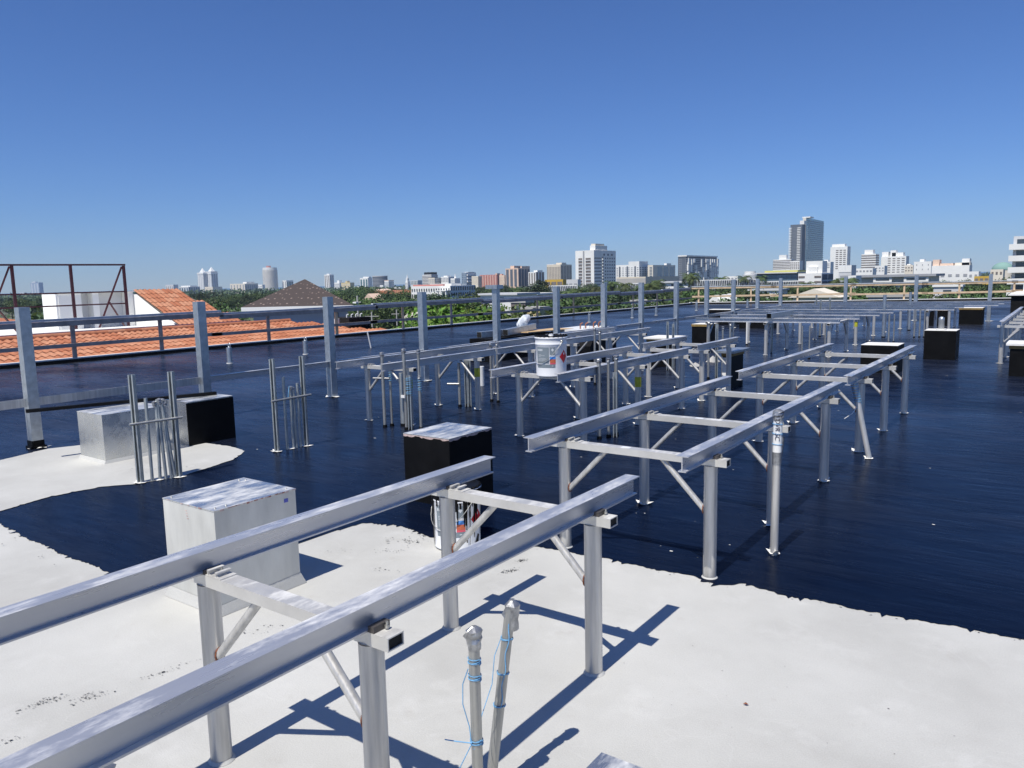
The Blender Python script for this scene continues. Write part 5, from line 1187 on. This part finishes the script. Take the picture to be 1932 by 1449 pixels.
# small roofs among the trees
def cottage(label, px, py, d, w_, h_, wall, roofm, gable=True):
    p = far(px, py, d); r_ = thing('cottage', label, 'house', (p.x, p.y, GZ)); zt = p.z
    part('wall', MB().box(p.x - w_ / 2, p.x + w_ / 2, p.y - w_ * .4, p.y + w_ * .4, GZ, zt), wall, r_)
    if gable: part('roof', MB().xprism([(p.x - w_ * .6, zt - .2), (p.x + w_ * .6, zt - .2), (p.x, zt + h_)], p.y - w_ * .5, p.y + w_ * .5), roofm, r_)
    else: part('roof', MB().box(p.x - w_ * .55, p.x + w_ * .55, p.y - w_ * .45, p.y + w_ * .45, zt + .01, zt + h_), roofm, r_)
    part('window', MB().box(p.x - w_ * .15, p.x + w_ * .15, p.y - w_ * .4 - .06, p.y - w_ * .4 + .02, zt - 1.8, zt - .6), 'window_glass', r_)
for i, (px, py) in enumerate(((1352, 567), (1366, 566), (1377, 564))): cottage(('left', 'middle', 'right')[i] + ' of three white gabled cottages beyond the far fence', px, py, 170, 2.6, 1.2, 'white_stucco', 'white_stucco')
cottage('white low house below the condominium, behind the fifth post', 960, 556, 210, 12, .5, 'white_stucco', 'pale_grey', False)
cottage('grey flat house right of the fifth post', 997, 556, 230, 13, .5, 'lilac_wall', 'white_stucco', False)
cottage('long pale canopy behind the fifth and sixth posts', 985, 571, 150, 3.4, .4, 'shade_brown', 'concrete', False)
cottage('cream cottage wall between the fifth and sixth posts', 1010, 583, 95, 2.6, .3, 'pale_yellow', 'concrete', False)
cottage('white cottage behind the eighth post', 1220, 570, 160, 5, .5, 'white_stucco', 'concrete', False)
cottage('cream hipped cottage right of the fourth post', 782, 599, 150, 3.2, 1.0, 'cream_stucco', 'cream_stucco')
cottage('terracotta roofed villa in the trees under the white spire', 742, 553, 420, 22, 1.6, 'cream_stucco', 'terracotta')
cottage('orange gable in the trees right of the brown hip roof', 705, 565, 260, 5, 2.0, 'pale_yellow', 'peach')
cottage('small white house in the trees under the curved hotel', 722, 549, 450, 9, 1.2, 'white_stucco', 'peach')
cottage('wide pale tan roof beyond the far fence', 1545, 557, 90, 4.8, .8, 'cream_stucco', 'cream_stucco')
cottage('white glimpse of a house below the slab tower', 1290, 533, 420, 22, .8, 'white_stucco', 'pale_grey', False)
cottage('white house beneath the tallest tower trees', 1450, 548, 230, 9, .5, 'white_stucco', 'pale_grey', False)
cottage('grey rubble-roofed shed beyond the far fence', 1680, 560, 110, 5, .5, 'concrete', 'concrete', False)
cottage('pale flat house below the white terrace at right', 1790, 541, 160, 5, .4, 'pale_grey', 'white_stucco', False)
# parked van and utility poles past the left edge
p = on(699, 617, GZ); vn = thing('parked_van', 'white van parked on the road beyond the left roof edge', 'van', (p.x, p.y, GZ + .02), .6)
part('body', MB().xprism([(-2.4, .5), (2.4, .5), (2.4, 1.3), (1.7, 1.5), (1.1, 2.3), (-2.4, 2.3)], -.95, .95), 'white_paint', vn, world=False)
part('window', MB().box(-1.6, .9, -.965, -.951, 1.5, 2.05), 'window_glass', vn, world=False); part('windscreen', MB().add([(1.74, -.8, 1.5), (1.74, .8, 1.5), (1.16, .8, 2.25), (1.16, -.8, 2.25)], [(0, 1, 2, 3)]), 'window_glass', vn, world=False)
for x in (-1.5, 1.5):
    for y in (-.9, .9): part('wheel', MB().cyl((x, y - .1, .35), (x, y + .1, .35), .35, n=16), 'void', vn, world=False)
def pole(label, px, py, d, arm, lamp=False):
    p = far(px, py, d); r_ = thing('utility_pole', label, 'pole', (p.x, p.y, GZ), 0, 'utility poles')
    part('shaft', MB().cyl((p.x, p.y, GZ), (p.x, p.y, p.z), .16, .12, n=10), 'concrete', r_)
    part('cross_arm', MB().bar((p.x - arm * .8, p.y - arm * .55, p.z - .9), (p.x + arm * .8, p.y + arm * .55, p.z - .9), .14, .14), 'concrete', r_)
    if lamp: part('lamp_head', MB().box(p.x - arm, p.x - arm + .7, p.y - arm * .55 - .2, p.y - arm * .55 + .2, p.z - 1.05, p.z - .85), 'white_stucco', r_)
pole('utility pole with crossarm right of the black condenser', 701, 588, 150, 1.4)
pole('utility pole with crossarm left of the fourth post', 748, 584, 160, 1.1)
pole('street lamp pole right of the brown hip roof', 674, 558, 110, .5, True)
pole('street lamp pole beyond the far fence at right', 1787, 556, 130, 1.0, True)
pole('leaning lamp arm beyond the fence by the last post', 1760, 560, 140, 1.0, True)

# ================================================================== TREES
def rquad(c, s_, rnd):
    n = Vector((rnd.gauss(0, 1), rnd.gauss(0, 1), rnd.gauss(0.6, 1))).normalized()
    a = n.orthogonal().normalized(); a.rotate(Matrix.Rotation(rnd.random() * 6.28, 3, n)); b = n.cross(a)
    l, w_ = s_ * rnd.uniform(.8, 1.3), s_ * rnd.uniform(.4, .7)
    return [c - a * l * .5, c + b * w_ * .5, c + a * l * .5, c - b * w_ * .5]
def crown_mesh(seed, w_, h_, z0, nclump, per, leaf, mat):
    rnd = random.Random(seed); vs = []; fs = []
    for k in range(nclump):
        while True:
            p = Vector((rnd.uniform(-1, 1), rnd.uniform(-1, 1), rnd.uniform(-1, 1)))
            if .25 < p.length < 1: break
        p = p.normalized() * (p.length ** .6)
        c = Vector((p.x * w_ / 2 * .82, p.y * w_ / 2 * .82, z0 + h_ / 2 + p.z * h_ / 2 * .8)); cr = rnd.uniform(.10, .22) * w_
        for _ in range(per):
            q = Vector((rnd.gauss(0, 1), rnd.gauss(0, 1), rnd.gauss(0, .7))); q = q.normalized() * cr * rnd.uniform(.45, 1.0); q.z *= .75
            o = len(vs); vs += [tuple(x) for x in rquad(c + q, leaf, rnd)]; fs.append((o, o + 1, o + 2, o + 3))
    return raw('crown', vs, fs, mat)
def trunk_mesh(seed, h_, r0, limbs):
    rnd = random.Random(seed); m_ = MB(); m_.cyl((0, 0, 0), (.15, .1, h_), r0, r0 * .6, n=9)
    for k in range(limbs):
        a = 6.28 * k / limbs + rnd.random(); l = rnd.uniform(1.6, 3.0); m_.cyl((.12, .08, h_ * rnd.uniform(.7, .98)), (l * math.cos(a), l * math.sin(a), h_ + rnd.uniform(1.2, 2.6)), r0 * .42, r0 * .15, n=6)
    return m_.mesh('trunk', 'bark')
KIN = []
for s_, (w_, h_, mt) in enumerate(((9, 6.5, 'leaf'), (8, 7.5, 'leaf_dark'), (11, 7, 'leaf'), (7, 6, 'leaf_dark'), (10, 6, 'leaf'), (6.5, 8, 'leaf_dark'))):
    KIN.append((trunk_mesh(s_, 3.6, .22, 5), crown_mesh(s_ + 40, w_, h_, 2.8, 50, 58, .46, mt), 2.8 + h_))
LIME = (trunk_mesh(30, 3.2, .18, 5), crown_mesh(90, 7.5, 5.2, 2.6, 70, 90, .27, 'leaf_lime'), 7.8)
def palm_meshes(seed, h_):
    rnd = random.Random(seed); t_ = MB(); n = 8; pts = [Vector((.35 * math.sin(i / n * 1.6) * (1 if seed % 2 else -1), .2 * i / n, h_ * i / n)) for i in range(n + 1)]
    for i in range(n): t_.cyl(pts[i], pts[i + 1], .20 - .008 * i, .192 - .008 * i, n=8, caps=False)
    vs = []; fs = []; c = pts[-1]
    for k in range(22):
        a = 6.283 * k / 22 + rnd.uniform(-.15, .15); el = rnd.uniform(-.35, 1.15); L_ = rnd.uniform(2.0, 2.8); pr_ = None
        d = Vector((math.cos(a), math.sin(a), 0)); sd = Vector((-d.y, d.x, 0)); p = Vector(c); 
        for j in range(8):
            q = p + (d * math.cos(el) + dz * math.sin(el)) * (L_ / 8)
            for sgn in (-1, 1):
                for u in (0.0, .5):
                    b0 = p.lerp(q, u); tip = b0 + sd * sgn * (.62 * math.sin((j + 1 + u) / 9.5 * 3.0) + .08) + d * .22 - dz * .22
                    o = len(vs); vs += [tuple(b0), tuple(p.lerp(q, u + .42)), tuple(tip)]; fs.append((o, o + 1, o + 2))
            p = q; el -= .27
    return t_.mesh('trunk', 'bark'), raw('crown', vs, fs, 'palm_leaf'), h_ + 1.2
PALMS = [palm_meshes(i, h_) for i, h_ in enumerate((8.0, 9.5, 7.0))]
def plant(kind, x, y, sc, rz, name, label, group):
    r_ = thing(name, label, 'tree', (x, y, GZ), rz, group); r_.scale = (sc, sc, sc)
    link('trunk', kind[0], r_); link('crown', kind[1], r_); return r_
rnd = random.Random(21)
PXP = [42, 372, 617, 792, 934, 1049, 1142, 1208, 1276, 1334, 1385, 1430, 1474, 1601, 1733, 1867]   # where the tall posts stand in the photo
def tree_at(px, ytop, d, kind, wide=1.0, name='broadleaf_tree', label=None, group='canopy trees beyond the roof'):
    p = far(px, ytop, d); sc = max(.35, (p.z - GZ) / kind[2])
    if label is None:
        k = sum(1 for q in PXP if q < px); row = 'distant' if d > 380 else 'middle' if d > 160 else 'near'
        where = 'left of the first tall post' if k == 0 else 'right of the last tall post' if k == len(PXP) else 'between the %s and %s tall posts' % (ORD[k - 1], ORD[k])
        label = 'leafy tree in the %s canopy row seen %s' % (row, where)
    o = plant(kind, p.x, p.y, sc, rnd.random() * 6.28, name, label, group); o.scale = (sc * wide, sc * wide, sc); return o
hz = lambda px: 552.1 - .02222 * px
# rows of canopy: tops a few pixels under the horizon far away, lower close by
cnt = 0
for d, off, step, x0, x1 in ((520, 9, 19, -10, 960), (420, 11, 21, 20, 1440), (330, 15, 24, 640, 1930), (250, 20, 30, 600, 1930), (185, 26, 34, 690, 1930), (130, 36, 44, 700, 1930), (92, 47, 56, 780, 1930)):
    px = x0
    while px < x1:
        yt = hz(px) + off + rnd.uniform(-5, 6)
        blocked = (930 < px < 1010 and d in (185, 130)) or (1500 < px < 1580 and d in (92, 130, 185)) or (1330 < px < 1390 and d in (92, 130)) or (770 < px < 900 and d in (185, 130) and rnd.random() < .75) or (px > 1590 and d in (250, 185) and rnd.random() < .6) or (690 < px < 790 and d < 135)
        if not blocked:
            tree_at(px, yt, d * rnd.uniform(.94, 1.06), KIN[rnd.randrange(6)], rnd.uniform(.95, 1.25)); cnt += 1
        px += step * rnd.uniform(.75, 1.3)
for px in range(1590, 1925, 17):
    tree_at(px + rnd.uniform(-6, 6), hz(px) + rnd.uniform(19, 29), 205 * rnd.uniform(.9, 1.1), KIN[rnd.randrange(6)], 1.1)
# taller individuals
for px, yt, d, k in ((683, 538, 420, 2), (700, 541, 400, 0), (660, 545, 380, 1), (880, 556, 215, 1), (1020, 525, 300, 5), (1012, 533, 280, 3), (250, 557, 300, 1), (120, 572, 70, 0), (85, 575, 75, 3), (400, 566, 180, 2), (430, 569, 170, 0), (560, 548, 600, 4), (755, 546, 330, 2), (770, 553, 300, 5), (815, 566, 200, 1), (1905, 520, 200, 1)):
    tree_at(px, yt, d, KIN[k], 1.0)
for i, (px, yt, d) in enumerate(((832, 572, 70), (868, 569, 72), (832, 598, 62))):
    tree_at(px, yt, d, LIME, 1.0, label='bright lime green tree beyond the guard rail by the fourth post', group='lime green trees')
for i, (px, yt, d) in enumerate(((1095, 540, 260), (1152, 527, 280), (1128, 536, 260), (1212, 533, 250), (1244, 524, 260), (1224, 529, 240), (1300, 511, 330), (1306, 517, 320), (1362, 519, 420), (1402, 517, 380), (1438, 517, 360), (1592, 523, 210), (1604, 519, 220), (1524, 528, 230), (640, 548, 420), (735, 545, 400), (980, 541, 330), (1180, 529, 300), (1075, 545, 250))):
    tree_at(px, yt, d, PALMS[i % 3], 1.15, 'palm_tree', 'palm tree rising above the canopy beyond the roof edge', 'palms above the canopy')
for i, px in enumerate((264, 275, 287, 295, 304, 325, 331)):
    tree_at(px, 543 + (i % 3), 420, PALMS[i % 3], 1.1, 'palm_tree', 'palm top showing above the tiled mansard at left', 'palms behind the mansard')
# far woodland that reads as one mass
rndw = random.Random(5); vs = []; fs = []
for k in range(15000):
    d = 480 * (4.2 ** rndw.random()); px = rndw.uniform(-60, 1990); p = far(px, 540, d)
    clump = math.sin(p.x * .045) * math.cos(p.y * .05) + .6 * math.sin(p.x * .12 + 1) * math.sin(p.y * .11)
    z = GZ + 8.0 + clump * 2.0 - abs(rndw.gauss(0, 2.4)) + min(2.2, d / 700)
    o = len(vs); vs += [tuple(x) for x in rquad(Vector((p.x, p.y, z)), 2.6 + d / 420, rndw)]; fs.append((o, o + 1, o + 2, o + 3))
struct('distant_woodland', raw('distant_woodland', vs, fs, 'leaf_dark'), 'stuff')
# undergrowth filling the ground between the nearer trees
vs = []; fs = []
for k in range(16000):
    d = 52 * (8 ** rndw.random()); px = rndw.uniform(600, 1990); p = far(px, 560, d)
    if p.x > -19.5 and p.y < 60 + (p.x * .4): continue
    o = len(vs); vs += [tuple(x) for x in rquad(Vector((p.x, p.y, GZ + abs(rndw.gauss(0, 1.8)) + 1)), 1.0 + d / 160, rndw)]; fs.append((o, o + 1, o + 2, o + 3))
struct('undergrowth', raw('undergrowth', vs, fs, 'leaf'), 'stuff')

# ================================================================== HAZE
hm = bpy.data.materials.new('haze_air'); hm.use_nodes = True
ht = hm.node_tree; ht.nodes.clear()
pv = ht.nodes.new('ShaderNodeVolumePrincipled'); ho = ht.nodes.new('ShaderNodeOutputMaterial')
pv.inputs['Color'].default_value = (0.62, 0.78, 1.0, 1); pv.inputs['Density'].default_value = 0.00010
ht.links.new(pv.outputs[0], ho.inputs['Volume'])
hb = MB().box(-4200, 3600, -800, 4600, GZ - 2.0, 170.0).mesh('haze'); hb.materials.append(hm)
struct('haze', hb, 'stuff')
